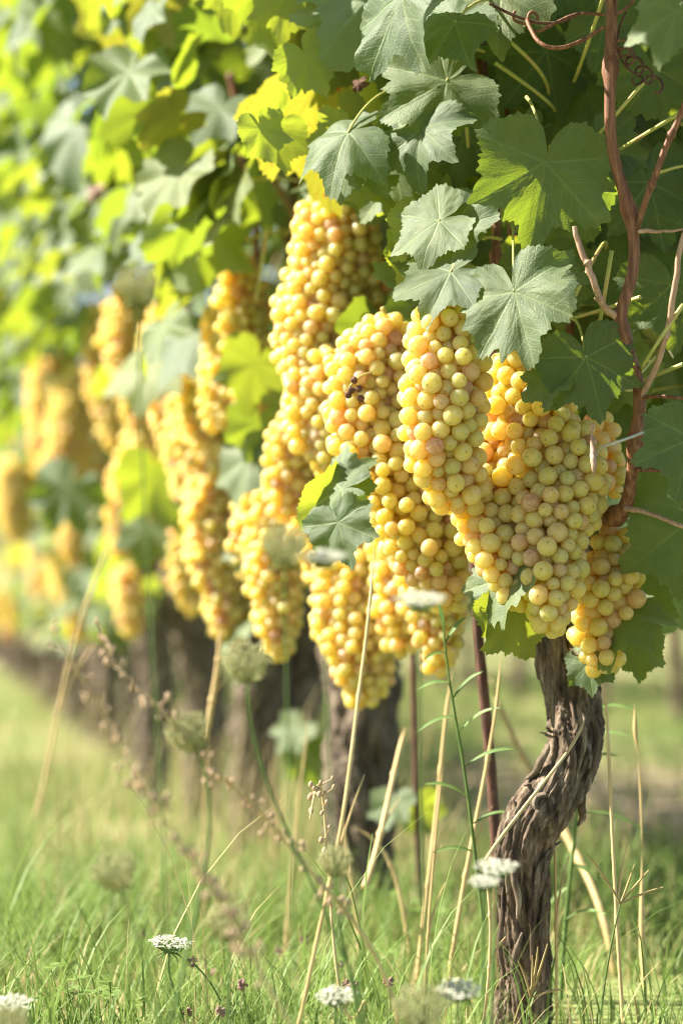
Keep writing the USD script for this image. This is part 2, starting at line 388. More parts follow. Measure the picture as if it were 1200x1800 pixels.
# ------------------------------------------------------------------ vine leaves
CTRL = np.array([(0, 1.0), (9, .90), (17, .76), (26, .66), (34, .74), (43, .88), (50, .95), (58, .86), (67, .72), (76, .63), (85, .70), (95, .78), (104, .82), (114, .77), (126, .70), (140, .64), (154, .54), (166, .38), (174, .20), (180, .09)])


def make_leaf(seed, na=240, nr=9, teeth=30, tooth=0.075, cup=0.12, wave=0.08, fold=0.10, droop=0.15, pucker=0.018, deep=1.0):
    rng = np.random.default_rng(seed)
    th = np.linspace(-np.pi, np.pi, na)
    a = np.degrees(np.abs(th))
    prof = []
    for side in (0, 1):
        c = CTRL.copy()
        c[1:-2, 0] += rng.normal(0, 1.3, len(c) - 3)
        c[:, 1] *= 1 + rng.normal(0, 0.03, len(c))
        sin_ = np.isin(np.arange(len(c)), (3, 9))
        c[sin_, 1] -= (deep - 0.8) * 0.22 + rng.normal(0, 0.05)
        c[0] = (0, 1.0); c[-1, 0] = 180
        c = c[np.argsort(c[:, 0])]
        prof.append(PchipInterpolator(c[:, 0], c[:, 1]))
    r = np.where(th < 0, prof[0](a), prof[1](a))
    # teeth: uneven saw, coarse and fine
    warp = a / 180 * teeth + 0.6 * np.sin(a / 11 + rng.uniform(0, 6)) + np.where(th < 0, rng.uniform(), rng.uniform())
    saw = 1 - np.abs(2 * (warp % 1) - 1)
    saw2 = 1 - np.abs(2 * ((warp * 0.5 + 0.3) % 1) - 1)
    r = r * (1 + tooth * (0.75 * saw + 0.6 * saw2 - 0.6) * np.clip((172 - a) / 20, 0, 1))
    rho = np.linspace(0, 1, nr + 1)[1:] ** 0.9
    R = rho[:, None] * r[None]
    T = np.broadcast_to(th, R.shape)
    x, y = R * np.sin(T), R * np.cos(T)
    x = np.concatenate([[0], x.ravel()]); y = np.concatenate([[0], y.ravel()])
    uv = np.stack([x, y], 1)
    rr = np.hypot(x, y); tt = np.arctan2(x, y); ta = np.degrees(np.abs(tt))
    veins = np.array([0, 50, 104, 160])
    near = np.min(np.abs(ta[:, None] - veins[None]), 1)
    z = fold * rr * (1 - np.exp(-(near / 14) ** 2)) * np.clip(rr * 2, 0, 1)
    z += -0.06 * np.abs(x) * 1.0 * rng.uniform(-0.6, 1.6)
    z -= cup * rr ** 2
    z += wave * rr ** 2 * (np.sin(3 * tt + rng.uniform(0, 6.3)) + 0.6 * np.sin(7 * tt + rng.uniform(0, 6.3)) * rr)
    q = np.stack([x * 2.6, y * 2.6, x * 0 + seed * 3.7], 1)
    z += 0.16 * (meshkit.fbm(q, 2, seed) - 0.5) * rr
    z += pucker * (meshkit.fbm(q * 4, 2, seed + 5) - 0.5) * 2
    # bend the blade backwards along the midrib, and roll it a little about it
    k = droop * 1.6
    ang = k * np.clip(y, -0.3, 2)
    if abs(k) > 1e-3:
        y2 = np.where(y > -0.3, np.sin(ang) / k, y)
        z2 = -(1 - np.cos(ang)) / k
        y, z = y2 + z * np.sin(ang) * 1.0, z2 + z * np.cos(ang)
    kr = rng.uniform(-0.35, 0.5)
    z = z - kr * x ** 2 * 0.6
    v = np.stack([x, y, z], 1)
    f = []
    j = np.arange(na - 1)
    f.append(np.stack([np.zeros(na - 1, int), 1 + j + 1, 1 + j], 1))
    for i in range(nr - 1):
        b = 1 + i * na; c = b + na
        f.append(np.stack([b + j, b + j + 1, c + j + 1], 1)); f.append(np.stack([b + j, c + j + 1, c + j], 1))
    f = np.vstack(f)
    # front face looks along +z
    n = np.cross(v[f[:, 1]] - v[f[:, 0]], v[f[:, 2]] - v[f[:, 0]]).sum(0)
    if n[2] < 0:
        f = f[:, [0, 2, 1]]
    return Lib(v, f, uv)


rngv = np.random.default_rng(11)
NEAR = [make_leaf(100 + i, 260, 9, 26 + i % 5, 0.085, rngv.uniform(-0.05, .28), rngv.uniform(.06, .15), rngv.uniform(.06, .13), rngv.uniform(.02, .2), deep=rngv.uniform(.1, .75)) for i in range(14)]
MID = [make_leaf(200 + i, 86, 3, 18, 0.09, rngv.uniform(-0.1, .28), rngv.uniform(.05, .16), rngv.uniform(.06, .14), rngv.uniform(.05, .55), pucker=0, deep=rngv.uniform(.2, .95)) for i in range(12)]
FAR = [make_leaf(300 + i, 44, 2, 8, 0.08, rngv.uniform(-0.1, .28), rngv.uniform(.05, .16), rngv.uniform(.06, .12), rngv.uniform(.05, .5), pucker=0, deep=rngv.uniform(.2, .95)) for i in range(8)]


XFAR = [make_leaf(350 + i, 28, 1, 6, 0.06, rngv.uniform(-0.1, .28), rngv.uniform(.05, .16), 0, rngv.uniform(.05, .5), pucker=0, deep=rngv.uniform(.3, .9)) for i in range(6)]


def leaf_matrix(j, tip, nrm, R, sx=1.0):
    n = unit(nrm)
    y = unit(np.asarray(tip) - n * (np.asarray(tip) @ n))
    x = np.cross(y, n)
    A = np.eye(4)
    A[:3, 0], A[:3, 1], A[:3, 2], A[:3, 3] = x * R * sx, y * R, n * R, j
    return A


def cam_vec(n):
    return n[0] * RIGHT + n[1] * UP - n[2] * FWD


def pick_mat(rng, yellow=0.10, pale=0.35):
    u = rng.random()
    return LEAF_YELLOW if u < yellow else LEAF_PALE if u < yellow + pale else LEAF


def petiole_for(j, tip, n, rng, length=0.07):
    """from the leaf's base back towards its shoot"""
    b = unit(-unit(tip) * 0.7 - unit(n) * 0.6 + rng.normal(0, .25, 3))
    mid = b * length * 0.5 + np.array([0, 0, 0.01])
    return tube([np.zeros(3), mid, b * length + np.array([0, 0, -0.006])], [0.0011, 0.0012, 0.0016], 6, 7)


def hand_leaf(vine, jx, jy, tx, ty, d, n, m, k, label=None, Rpx=None, petiole=None, sx=1.0, lib=None):
    """a leaf seen singly in the photograph: base and tip of the blade, distance, where its upper face looks (right, up, to the lens)"""
    a = np.array([tx - jx, -(ty - jy)], float)
    n = unit(n)
    tz = -(a[0] * n[0] + a[1] * n[1]) / (n[2] if abs(n[2]) > 0.25 else math.copysign(0.25, n[2]))
    t3 = np.array([a[0], a[1], tz])
    R = (Rpx or min(np.linalg.norm(t3), 1.15 * np.linalg.norm(a))) / FPX * d
    A = leaf_matrix(P(jx, jy, d), cam_vec(t3), cam_vec(n), R, sx)
    lf = put("leaf", (lib or NEAR)[k % len(lib or NEAR)], m, vine, A, label)
    if petiole:
        px, py, pd = petiole
        w = np.linalg.inv(A)
        e0, e1 = P(jx, jy, d), P(px, py, pd)
        mid = (e0 + e1) / 2 + np.array([0, 0, 0.012])
        q = np.array([(w @ np.append(x, 1))[:3] for x in (e0, mid, e1)])
        part("petiole", tube(q, np.array([.0011, .0012, .0017]) / R, 7, 12), PETIOLE, lf)
    return lf


GRAPE_ZONE = np.array([(470, 335), (690, 335), (730, 515), (872, 515), (1000, 660), (1105, 760), (1145, 950), (1145, 1240), (560, 1260), (330, 1150), (300, 900), (430, 840), (430, 560)], float)
from shapely.geometry import Polygon, Point
from shapely.prepared import prep
ZONE_G = prep(Polygon(GRAPE_ZONE))
ZONE_TOP = prep(Polygon([(480, -300), (1300, -300), (1300, 1260), (1120, 1260), (1120, 780), (690, 545), (640, 330), (480, 200)]))
ZONE_LOW = prep(Polygon([(-600, 1060), (300, 1100), (560, 1200), (1300, 1200), (1300, 2400), (-600, 2400)]))


LIT = [P(*a) for a in ((505, 420, 2.42), (490, 500, 2.42), (480, 580, 2.40), (520, 370, 2.42), (520, 650, 2.38), (450, 40, 2.3), (400, 0, 2.34), (540, 90, 2.27), (520, 230, 2.31), (470, 280, 2.33), (300, 50, 2.7), (235, 230, 2.95), (330, 450, 2.72), (340, 330, 2.8), (540, 400, 2.36), (520, 480, 2.34), (480, 570, 2.34), (560, 440, 2.33), (540, 680, 2.36), (600, 640, 2.1), (620, 740, 2.08), (670, 860, 2.08), (740, 590, 1.93), (740, 700, 1.92), (810, 850, 2.0),
                         (900, 550, 1.93), (760, 490, 1.97), (720, 410, 2.0), (560, 250, 2.06), (700, 250, 2.05), (770, 80, 2.0), (500, 1050, 2.7), (400, 950, 3.02), (920, 1500, 2.03), (980, 500, 1.95), (840, 480, 1.95), (580, 830, 2.05))]


def in_sun_path(p, w=.085):
    for t in LIT:
        r_ = p - t
        a = r_ @ SUN
        if a > .02 and np.linalg.norm(r_ - a * SUN) < w:
            return True
    return False


ZONE_LEFT = prep(Polygon([(70, 560), (180, 500), (400, 450), (480, 470), (490, 1160), (300, 1140), (180, 1000), (60, 880)]))
ZONE_GLOW = prep(Polygon([(230, -90), (660, -90), (640, 360), (400, 400), (300, 200)]))


def vine_leaves(vine, y0, rng, count, lib, zmin=0.36, span=0.5, limit=290, zmax=1.65, free=False, petioles=False, bulge=0.0):
    """leaves along the shoots of one vine: those that the frame shows as parts, those above it as one mass"""
    made, mass, tries = 0, [], 0
    massuv = []
    while made + len(mass) < count and tries < count * 12:
        tries += 1
        h = zmin + (zmax - zmin) * rng.random() ** 0.95
        half = np.interp(h, [.3, .5, .8, 1.2, 1.6, 2.0], [.16, .22, .30, .33 + bulge, .30 + bulge, .15 + bulge])
        side = -1 if rng.random() < 0.58 else 1
        x = side * (half - abs(rng.normal(0, 0.10)))
        y = y0 + rng.uniform(-span, span)
        if h < 0.78 and rng.random() < (0.62 if side < 0 else 0.3):
            continue
        p = np.array([x, y, h])
        px, py, d = proj(p)
        if d < 1.5:
            continue
        if not free:
            pt = Point(px, py)
            if ZONE_G.contains(pt) and d < 3.0 and x < 0.16:
                continue
            if ZONE_TOP.contains(pt) and d < 2.16:
                continue
            if ZONE_LEFT.contains(pt) and d < 4.6 and x < 0.08 and rng.random() < .9:
                continue
            if ZONE_GLOW.contains(pt) and d < 2.5 and x < 0.1:
                continue
            if ZONE_LOW.contains(pt) and x < 0.1:
                continue
            if d < 2.0 and py > -150:
                continue
        if not free and in_sun_path(p):
            continue
        n = unit(np.array([side * 0.75, -0.12, 0.62]) + rng.normal(0, 0.42, 3))
        tip = np.array([side * 0.35, rng.normal(0, .35), -1.0]) + rng.normal(0, 0.25, 3)
        R = rng.uniform(0.045, 0.078)
        A = leaf_matrix(p, tip, n, R, rng.uniform(.9, 1.1))
        k = rng.integers(len(lib))
        if (py < -120 or made >= limit) and not free:
            L = XFAR[k % len(XFAR)]
            mass.append(((np.c_[L.v, np.ones(len(L.v))] @ A.T)[:, :3], L.f)); massuv.append(L.uv)
        else:
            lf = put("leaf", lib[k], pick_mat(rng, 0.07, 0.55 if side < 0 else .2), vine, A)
            made += 1
            if petioles:
                w = np.linalg.inv(A)[:3, :3]
                e = (w @ (np.array([-p[0] * .8, rng.normal(0, .02), -.01]))) 
                e = e / max(1, np.linalg.norm(e) * R / 0.09)
                part("petiole", tube([np.zeros(3), e * .5 + w @ np.array([0, 0, .008]), e], np.array([.0011, .0012, .0017]) / R, 5, 6), PETIOLE, lf)
    if mass:
        v, f = join(mass)
        o = part("upper_foliage", (v, f), LEAF, vine, True, np.vstack(massuv))
        o.GetPrim().SetCustomDataByKey("kind", "stuff")


# ------------------------------------------------------------------ trunks
def trunk_mesh(pts, sides=96, n=260, seed=0, amp=1.0):
    """pts: rows (x, y, z, radius); shaggy bark in long twisted strips"""
    q = spline(np.asarray(pts, float), n)
    s = np.concatenate([[0], np.cumsum(np.linalg.norm(np.diff(q[:, :3], axis=0), axis=1))])

    def disp(ang, m):
        A = ang[None] + s[:, None] * 5.0 + 0.5 * (meshkit.noise(np.stack([s * 12, s * 0, s * 0 + seed], -1)) - .5)[:, None]
        S = np.broadcast_to(s[:, None], A.shape)
        c = np.stack([np.cos(A) * 2.6, np.sin(A) * 2.6, S * 7 + seed * 10], -1)
        n1 = meshkit.fbm(c, 3, seed)
        r1 = 1 - np.abs(2 * n1 - 1) * 2.2
        c2 = np.stack([np.cos(A) * 8, np.sin(A) * 8, S * 16 + seed * 10], -1)
        n2 = meshkit.fbm(c2, 3, seed + 9)
        r2 = 1 - np.abs(2 * n2 - 1) * 2.4
        c3 = np.stack([np.cos(A) * 1.0, np.sin(A) * 1.0, S * 14 + seed], -1)
        n3 = meshkit.fbm(c3, 2, seed + 3) - .5
        c4 = np.stack([np.cos(A) * 17, np.sin(A) * 17, S * 75 + seed * 10], -1)
        n4 = meshkit.fbm(c4, 3, seed + 17) - .5
        c5 = np.stack([np.cos(A) * 4, np.sin(A) * 4, S * 42 + seed * 10], -1)
        n5 = meshkit.fbm(c5, 2, seed + 23) - .5
        return 1 + amp * (0.24 * (r1 - .4) + 0.15 * (r2 - .4) + 0.35 * n3 + .16 * n4 + .22 * n5)

    return tube(q[:, :3], q[:, 3], sides, None, True, disp)


def vine_thing(label, group=None):
    return thing("grape_vine", label, "grape vine", group)


def pts_px(rows):
    """(px, py, radius px, distance) -> world points with radius"""
    return np.array([np.append(P(a, b, d), r / FPX * d) for a, b, r, d in rows])


vines = []
v0 = vine_thing("grape vine with twisted shaggy trunk and red-brown canes, front end of the row")
t0 = part("trunk", trunk_mesh(pts_px([(916, 1830, 52, 2.1), (920, 1740, 42, 2.1), (922, 1650, 40, 2.09), (917, 1550, 40, 2.08), (930, 1462, 43, 2.07), (976, 1390, 43, 2.07), (1008, 1310, 42, 2.09), (1004, 1220, 44, 2.11), (990, 1130, 44, 2.12), (995, 1040, 44, 2.13), (1010, 970, 42, 2.13), (1025, 915, 34, 2.12)]), 128, 420, 1, 0.95), BARK, v0)
rng = np.random.default_rng(5)
# loose bark strips standing off the trunk, the knot and a few splinters
def strip(pp, w, seed, d):
    q = spline(np.array([np.append(P(a, b, d - c), w / FPX * d) for a, b, c in pp]), 26)
    r2 = np.random.default_rng(seed)
    q[:, 3] *= np.sin(np.linspace(0.12, np.pi - .12, 26)) ** .6
    q[:, :3] += 0.0012 * np.stack([np.sin(np.linspace(0, 9, 26) + r2.uniform(0, 6)), np.zeros(26), np.zeros(26)], 1)
    return tube(q[:, :3], q[:, 3], 6)


for k, (pp, w) in enumerate([
    ([(968, 1495, .018), (945, 1560, .026), (932, 1630, .022)], 8), ([(985, 1480, .014), (950, 1525, .028), (938, 1600, .026), (934, 1690, .024)], 6),
    ([(900, 1490, .018), (905, 1540, .024), (912, 1620, .022)], 7), ([(955, 1560, .022), (950, 1640, .022), (955, 1730, .02)], 7), ([(885, 1560, .014), (880, 1640, .016), (884, 1730, .016)], 6),
    ([(1040, 1250, .02), (1050, 1310, .02), (1030, 1390, .022)], 6), ([(990, 1270, .024), (1005, 1330, .028), (985, 1400, .03)], 7), ([(1015, 1240, .024), (1025, 1310, .026), (1012, 1370, .026)], 5),
    ([(960, 1150, .02), (965, 1220, .024), (975, 1280, .024)], 7), ([(903, 1405, .022), (908, 1450, .026), (905, 1510, .022)], 6), ([(925, 1370, .018), (945, 1350, .02), (962, 1310, .02)], 7),
    ([(1020, 1390, .01), (1024, 1420, .004), (1016, 1452, .0)], 8), ([(915, 1640, .026), (905, 1700, .026), (915, 1780, .024)], 8), ([(935, 1430, .03), (955, 1450, .034), (985, 1425, .03)], 5)]):
    part("bark_strip", strip(pp, w, k, 2.08), BARK, v0)
for pp in ([(975, 1300, .02), (962, 1292, .02), (948, 1288, .02)], [(972, 1290, .02), (966, 1284, .022), (958, 1280, .022)], [(936, 1382, .02), (926, 1380, .024), (920, 1382, .026)], [(1000, 1140, .022), (1012, 1150, .026), (1022, 1152, .03)]):
    part("bark_splinter", strip(pp, 3, 3, 2.08), BARK, v0)
kn = P(957, 1412, 2.08 - .030)
ka = np.linspace(0, 2 * np.pi, 25)[:-1]
kr = 1 + .25 * (meshkit.noise(np.stack([np.cos(ka) * 2, np.sin(ka) * 2, ka * 0], -1)) - .5)
kv, kf = [], []
for rad, dep in ((.0135, -.006), (.0105, .004), (.0080, .0062), (.0055, .003), (.0035, -.003), (.0008, -.005)):
    kv.append(np.array([kn + rad * c * (math.cos(t) * RIGHT + .85 * math.sin(t) * UP) - dep * FWD for t, c in zip(ka, kr)]))
for q_ in range(5):
    for t in range(24):
        a_, b_ = q_ * 24 + t, q_ * 24 + (t + 1) % 24
        kf += [[a_, b_, b_ + 24], [a_, b_ + 24, a_ + 24]]
part("knot", (np.vstack(kv), np.array(kf)), BARK_SHADED, v0)

# canes of the first vine
def cane(rows, m=CANE, name="cane", parent=v0, sides=12, n=90, nodes=(), label=None, warp=True):
    q = spline(pts_px(rows), n)
    s = np.linspace(0, 1, n)
    r = q[:, 3] * .84
    for c in nodes:
        r *= 1 + 0.6 * np.exp(-((s - c) / 0.012) ** 2)
    if warp:
        q[:, :3] += 0.0012 * (np.stack([meshkit.noise(np.stack([s * 14 + k * 9, s * 0 + rows[0][0], s * 0], -1)) for k in range(3)], 1) - .5)
    return part(name, tube(q[:, :3], r, sides), m, parent, label=label)


cane([(1068, -500, 10, 2.02), (1073, -60, 12, 1.97), (1074, 60, 12.5, 1.96), (1072, 160, 12, 1.95), (1078, 265, 12, 1.95), (1100, 350, 12, 1.95), (1113, 420, 12, 1.95), (1106, 500, 12.5, 1.95), (1090, 555, 13, 1.95), (1104, 620, 13, 1.96), (1123, 700, 13.5, 1.97), (1115, 780, 13, 1.98), (1107, 860, 13, 2.0), (1098, 893, 15, 2.01), (1060, 908, 15, 2.04), (1025, 915, 18, 2.1)], nodes=(.40, .55, .68, .80, .9), label="thick red-brown cane rising from the trunk head past the bunches")
cane([(1240, 60, 6, 1.93), (1200, 190, 6.5, 1.93), (1165, 272, 7, 1.93), (1132, 360, 7, 1.94), (1116, 410, 7.5, 1.95)], nodes=(.5, .75))
cane([(1009, 398, 5, 1.93), (1022, 440, 6.5, 1.93), (1042, 490, 7, 1.93), (1066, 545, 7.5, 1.945), (1088, 557, 9, 1.95)], CANE_PALE, nodes=(.35, .7))
cane([(1215, 380, 5, 1.92), (1190, 470, 6, 1.92), (1175, 570, 6.5, 1.93), (1150, 650, 6.5, 1.95), (1124, 703, 7, 1.97)], CANE_PALE, nodes=(.6,))
cane([(862, 240, 8, 2.12), (868, 330, 9, 2.1), (872, 400, 9, 2.09), (866, 480, 9, 2.08), (861, 560, 9.5, 2.07), (866, 640, 10, 2.06), (880, 700, 10, 2.1), (960, 900, 12, 2.14)], nodes=(.1, .3, .5))
cane([(835, -60, 10, 2.2), (846, 110, 11, 2.2), (855, 195, 11, 2.2), (868, 330, 10, 2.12)], nodes=(.6,))
cane([(890, -40, 7, 2.22), (890, 190, 7, 2.22), (900, 420, 8, 2.22), (930, 700, 9, 2.2)], nodes=(.4,))
cane([(770, 60, 8, 2.18), (752, 250, 9, 2.18), (744, 345, 10, 2.18), (748, 440, 9, 2.18), (775, 540, 9, 2.17), (850, 800, 10, 2.18)], nodes=(.27, .4), label="red-brown cane behind the silvery leaves")
cane([(765, 505, 8, 2.1), (785, 545, 8, 2.1), (800, 610, 8, 2.12)], CANE_PALE)
cane([(1015, 330, 8, 2.25), (1008, 480, 8, 2.24), (1000, 620, 9, 2.2), (1000, 800, 9, 2.18)])
cane([(1124, 698, 5, 1.97), (1160, 697, 4, 1.95), (1215, 702, 4, 1.93)], n=30)
cane([(1112, 828, 6, 1.99), (1145, 826, 4, 1.98), (1180, 836, 1.5, 1.97)], n=24)
cane([(1100, 893, 7, 2.0), (1130, 900, 5, 1.98), (1210, 930, 5, 1.95)], CANE_PALE, n=30)
cane([(1118, 405, 6, 1.95), (1150, 406, 4, 1.94), (1250, 396, 3, 1.90)], CANE_PALE, n=24)
cane([(1040, 745, 5, 1.93), (1041, 790, 5.5, 1.925), (1043, 822, 5, 1.92), (1043, 830, 2.5, 1.92)], CANE_PALE, "stub", n=24)
cane([(1050, 860, 14, 2.05), (1035, 880, 17, 2.06), (1020, 915, 20, 2.1)], CANE, "cane", n=24)
# tendrils
cane([(1060, 48, 3.5, 1.96), (1010, 75, 4.5, 1.95), (960, 82, 4.5, 1.94), (938, 60, 4.5, 1.95), (925, 35, 4, 1.97)], CANE, "tendril", n=40)
ta = np.linspace(0, 1, 70)
tp = np.stack([np.interp(ta, [0, .4, 1], [1090, 1105, 1160]) + 11 * np.cos(ta * 34), np.interp(ta, [0, .4, 1], [70, 100, 155]) + 11 * np.sin(ta * 34)], 1)
part("tendril", tube([P(a, b, 1.95 + .004 * math.sin(30 * c)) for (a, b), c in zip(tp, ta)], 0.0011, 6), RUST, v0)
tp = np.array([(1100, 20), (1085, 80), (1118, 130), (1130, 140), (1120, 148), (1112, 136)])
part("tendril", tube([P(a, b, 1.97) for a, b in tp], 0.001, 6, 50), RUST, v0)
part("tendril", tube([P(a, b, 1.99) for a, b in ((905, 18), (930, 40), (945, 30), (935, 20), (928, 45), (1000, 28), (1060, 25), (1120, -10))], 0.0014, 6, 70), CANE, v0)
part("tendril", tube([P(a, b, 1.97) for a, b in ((860, 5), (900, 25), (960, 40), (1020, 20))], 0.0013, 6, 30), RUST, v0)
# free leaf stalks that the photograph shows crossing the shade
for a in ([(840, 30, 2.02), (905, 80, 2.05), (950, 185, 2.08)], [(1200, 195, 1.95), (1150, 225, 1.97), (1090, 255, 2.0)], [(1130, 145, 2.02), (1100, 180, 2.02), (1065, 215, 2.03)], [(1065, -20, 2.0), (1045, 40, 2.02), (1010, 125, 2.06)],
          [(815, 150, 2.1), (820, 220, 2.12), (828, 262, 2.14)], [(832, 130, 2.12), (845, 180, 2.14), (850, 220, 2.16)], [(870, 110, 2.1), (920, 145, 2.1), (950, 185, 2.1)], [(1125, 522, 1.97), (1070, 540, 2.0), (1010, 548, 2.03)],
          [(1200, 535, 1.93), (1170, 580, 1.93), (1150, 620, 1.95)], [(1200, 640, 1.96), (1150, 660, 1.98), (1126, 675, 1.98)], [(1010, 520, 2.05), (1030, 480, 2.05), (1055, 465, 2.05)], [(1075, 440, 1.99), (1062, 520, 2.0), (1050, 560, 2.01)],
          [(640, 90, 2.1), (680, 110, 2.12), (740, 145, 2.14)], [(745, 55, 2.08), (790, 70, 2.1), (830, 75, 2.12)], [(430, 420, 2.6), (460, 412, 2.6), (500, 405, 2.6)], [(470, 400, 2.55), (462, 450, 2.55), (455, 510, 2.55)]):
    part("leaf_stalk", tube([P(*x) for x in a[:-1]] + [P(a[-1][0], a[-1][1] + 6, a[-1][2] + .13)], [0.0019, 0.0017, 0.0019], 7, 20), PETIOLE, v0)
# arms along the row
part("cordon", trunk_mesh(np.array([[*P(1025, 915, 2.12), .014], [0.02, .25, .47], [0, 0, 0]][:1] + [[.03, .18, .46, .013], [.01, .36, .47, .011], [-.01, .5, .465, .008]]), 40, 80, 21, .6), BARK, v0)

# leaves of the first vine that the photograph shows singly
C = dict(jx=0)
HL = [
    # jx, jy, tipx, tipy, d, normal(right, up, lens), material, shape, label, petiole
    (958, 285, 932, 442, 1.965, (.06, .04, 1), LEAF, 0, "large leaf whose shaded top turns glowing yellow-green below", (925, 170, 2.05)),
    (1000, 330, 1062, 430, 2.0, (.2, -.1, 1), LEAF, 1, None, None),
    (785, 142, 660, 205, 2.06, (-.15, .30, 1), LEAF, 2, "dark shaded leaf with a silvery lower edge", (850, 90, 2.12)),
    (740, 225, 712, 328, 2.05, (-.55, .45, .8), LEAF, 3, None, None),
    (612, 232, 498, 280, 2.06, (-.40, .75, .75), LEAF, 4, "silvery sunlit leaf reaching left above the bunches", (720, 150, 2.12)),
    (632, 250, 580, 350, 2.09, (-.7, .35, .6), LEAF, 5, None, None),
    (772, 388, 678, 436, 2.0, (-.45, .60, .8), LEAF, 6, "silvery lobed leaf over a yellow-green edge", (860, 345, 2.1)),
    (795, 400, 770, 310, 2.01, (-.5, .35, .8), LEAF, 7, None, None),
    (792, 478, 688, 518, 1.97, (-.40, .62, .75), LEAF, 8, "silvery leaf just above the central bunch", (880, 420, 2.05)),
    (903, 512, 932, 662, 1.93, (-.48, .36, .85), LEAF, 9, "long drooping pale sage leaf beside the central bunch", (900, 380, 2.05)),
    (962, 492, 1005, 548, 1.955, (-.40, .45, .8), LEAF, 10, "small sunlit pale leaf right of the drooping leaf", None),
    (1030, 628, 1060, 740, 1.94, (.10, .12, 1), LEAF, 11, "dark green leaf facing the lens beside the thick cane", (1000, 560, 2.02)),
    (970, 665, 922, 708, 1.95, (-.55, .45, .75), LEAF, 12, "sunlit silvery half leaf under the drooping leaf", None),
    (905, 1072, 930, 1168, 2.02, (.38, -.12, 1), LEAF_PALE, 13, "glowing yellow-green leaf under the central bunches", (930, 950, 2.08)),
    (888, 1012, 838, 1118, 2.0, (-.85, .3, .5), LEAF, 0, "narrow sunlit white-green leaf beside the rusty stake", None),
    (1060, 940, 1110, 925, 2.06, (0, .6, .7), LEAF_PALE, 3, None, None),
    (1228, 905, 1200, 1085, 1.98, (-.3, .25, 1), LEAF, 1, None, (1215, 850, 1.97)),
    (1118, 1040, 1125, 1125, 2.12, (-.2, .15, 1), LEAF, 2, None, None),
    (1080, 1080, 1152, 1142, 2.05, (-.3, .7, .6), LEAF, 5, None, None),
    (1035, 1165, 1035, 1224, 2.06, (-.5, .2, .8), LEAF, 6, "small grey-green leaf below the lowest right bunch", None),
    (1120, 1130, 1125, 1200, 2.1, (.3, .1, 1), LEAF_PALE, 7, None, None),
    (1215, 770, 1185, 880, 1.9, (.1, .1, 1), LEAF, 8, None, None),
    (1190, 20, 1145, 115, 1.78, (-.35, .45, .8), LEAF, 9, "pale sunlit leaf in the top corner by the thick cane", None),
    (705, -10, 640, 125, 1.99, (-.75, .2, .55), LEAF, 10, "sunlit leaf hanging edge on at the top", None),
    (800, 38, 736, 120, 2.0, (-.45, .55, .7), LEAF, 11, "silvery leaf with scalloped tip at the top", (900, 10, 2.08)),
    (880, -15, 770, 60, 2.05, (-.2, .5, .8), LEAF, 2, None, None),
    (700, -60, 560, 105, 2.13, (.35, -.35, -.85), LEAF, 12, "grey-green leaf showing its veined underside", None),
    (640, -20, 515, 50, 2.16, (.3, -.3, -.85), LEAF, 13, None, None),
    (480, -60, 440, 110, 2.32, (-.55, .15, -.8), LEAF_PALE, 4, "yellow-green leaf glowing against the sun", None),
    (590, 50, 470, 120, 2.3, (-.5, .25, -.8), LEAF_PALE, 6, "glowing leaf with an upright fold", None),
    (420, -70, 395, 60, 2.36, (-.5, .2, -.8), LEAF_PALE, 0, None, None),
    (575, 130, 460, 320, 2.33, (-.82, .2, -.5), LEAF_YELLOW, 8, "long yellow leaf glowing edge on above the upper bunch", None),
    (520, 180, 405, 200, 2.42, (-.3, .7, -.6), LEAF_YELLOW, 9, None, None),
    (600, 860, 518, 885, 2.06, (-.5, .7, .55), LEAF, 3, "grey-green leaf folded over in front of the bunches", None),
    (598, 850, 600, 775, 2.08, (-.6, .2, .7), LEAF, 5, None, None),
    (594, 918, 612, 998, 2.03, (-.5, .2, .85), LEAF, 7, "blue-green drooping leaf in front of the bunches", None),
    (585, 880, 520, 930, 2.09, (-.6, .2, -.7), LEAF_PALE, 2, None, None),
    # shaded leaves in the crown's depth
    (960, 90, 880, 190, 2.14, (.1, .1, 1), LEAF, 1, None, None), (1010, 130, 960, 250, 2.16, (-.1, .2, 1), LEAF, 3, None, None), (1150, 120, 1190, 230, 2.08, (.2, .1, 1), LEAF_PALE, 5, None, None),
    (1140, 320, 1170, 440, 2.08, (.1, .1, 1), LEAF, 7, None, None), (1120, 480, 1090, 590, 2.12, (-.1, .1, 1), LEAF, 9, None, None), (1180, 500, 1190, 620, 2.06, (.1, .2, 1), LEAF_PALE, 11, None, None),
    (1185, 750, 1175, 815, 2.25, (.1, .1, 1), LEAF_PALE, 13, None, None), (960, 470, 990, 580, 2.12, (.1, .1, 1), LEAF, 2, None, None), (820, 230, 780, 330, 2.14, (-.1, .1, 1), LEAF, 4, None, None),
    (740, 80, 690, 170, 2.16, (-.2, .2, 1), LEAF, 6, None, None), (690, 300, 720, 400, 2.16, (-.3, .2, 1), LEAF_PALE, 8, None, None), (880, 320, 850, 420, 2.16, (0, .1, 1), LEAF_PALE, 10, None, None),
    (1050, 260, 1100, 350, 2.08, (.1, .1, 1), LEAF, 12, None, None), (640, 330, 690, 360, 2.14, (-.1, .6, .6), LEAF_PALE, 0, None, None), (830, 500, 810, 590, 2.18, (0, .1, 1), LEAF, 2, None, None),
    (1090, 640, 1150, 720, 2.1, (.2, .1, 1), LEAF, 4, None, None), (1190, 860, 1210, 915, 2.2, (.1, .3, 1), LEAF_PALE, 6, None, None), (1060, 40, 1120, 110, 2.1, (.1, .2, 1), LEAF, 8, None, None),
    (960, -40, 940, 60, 2.12, (0, .3, 1), LEAF, 10, None, None), (720, 440, 700, 500, 2.12, (-.3, -.2, -.9), LEAF_PALE, 1, None, None),
]
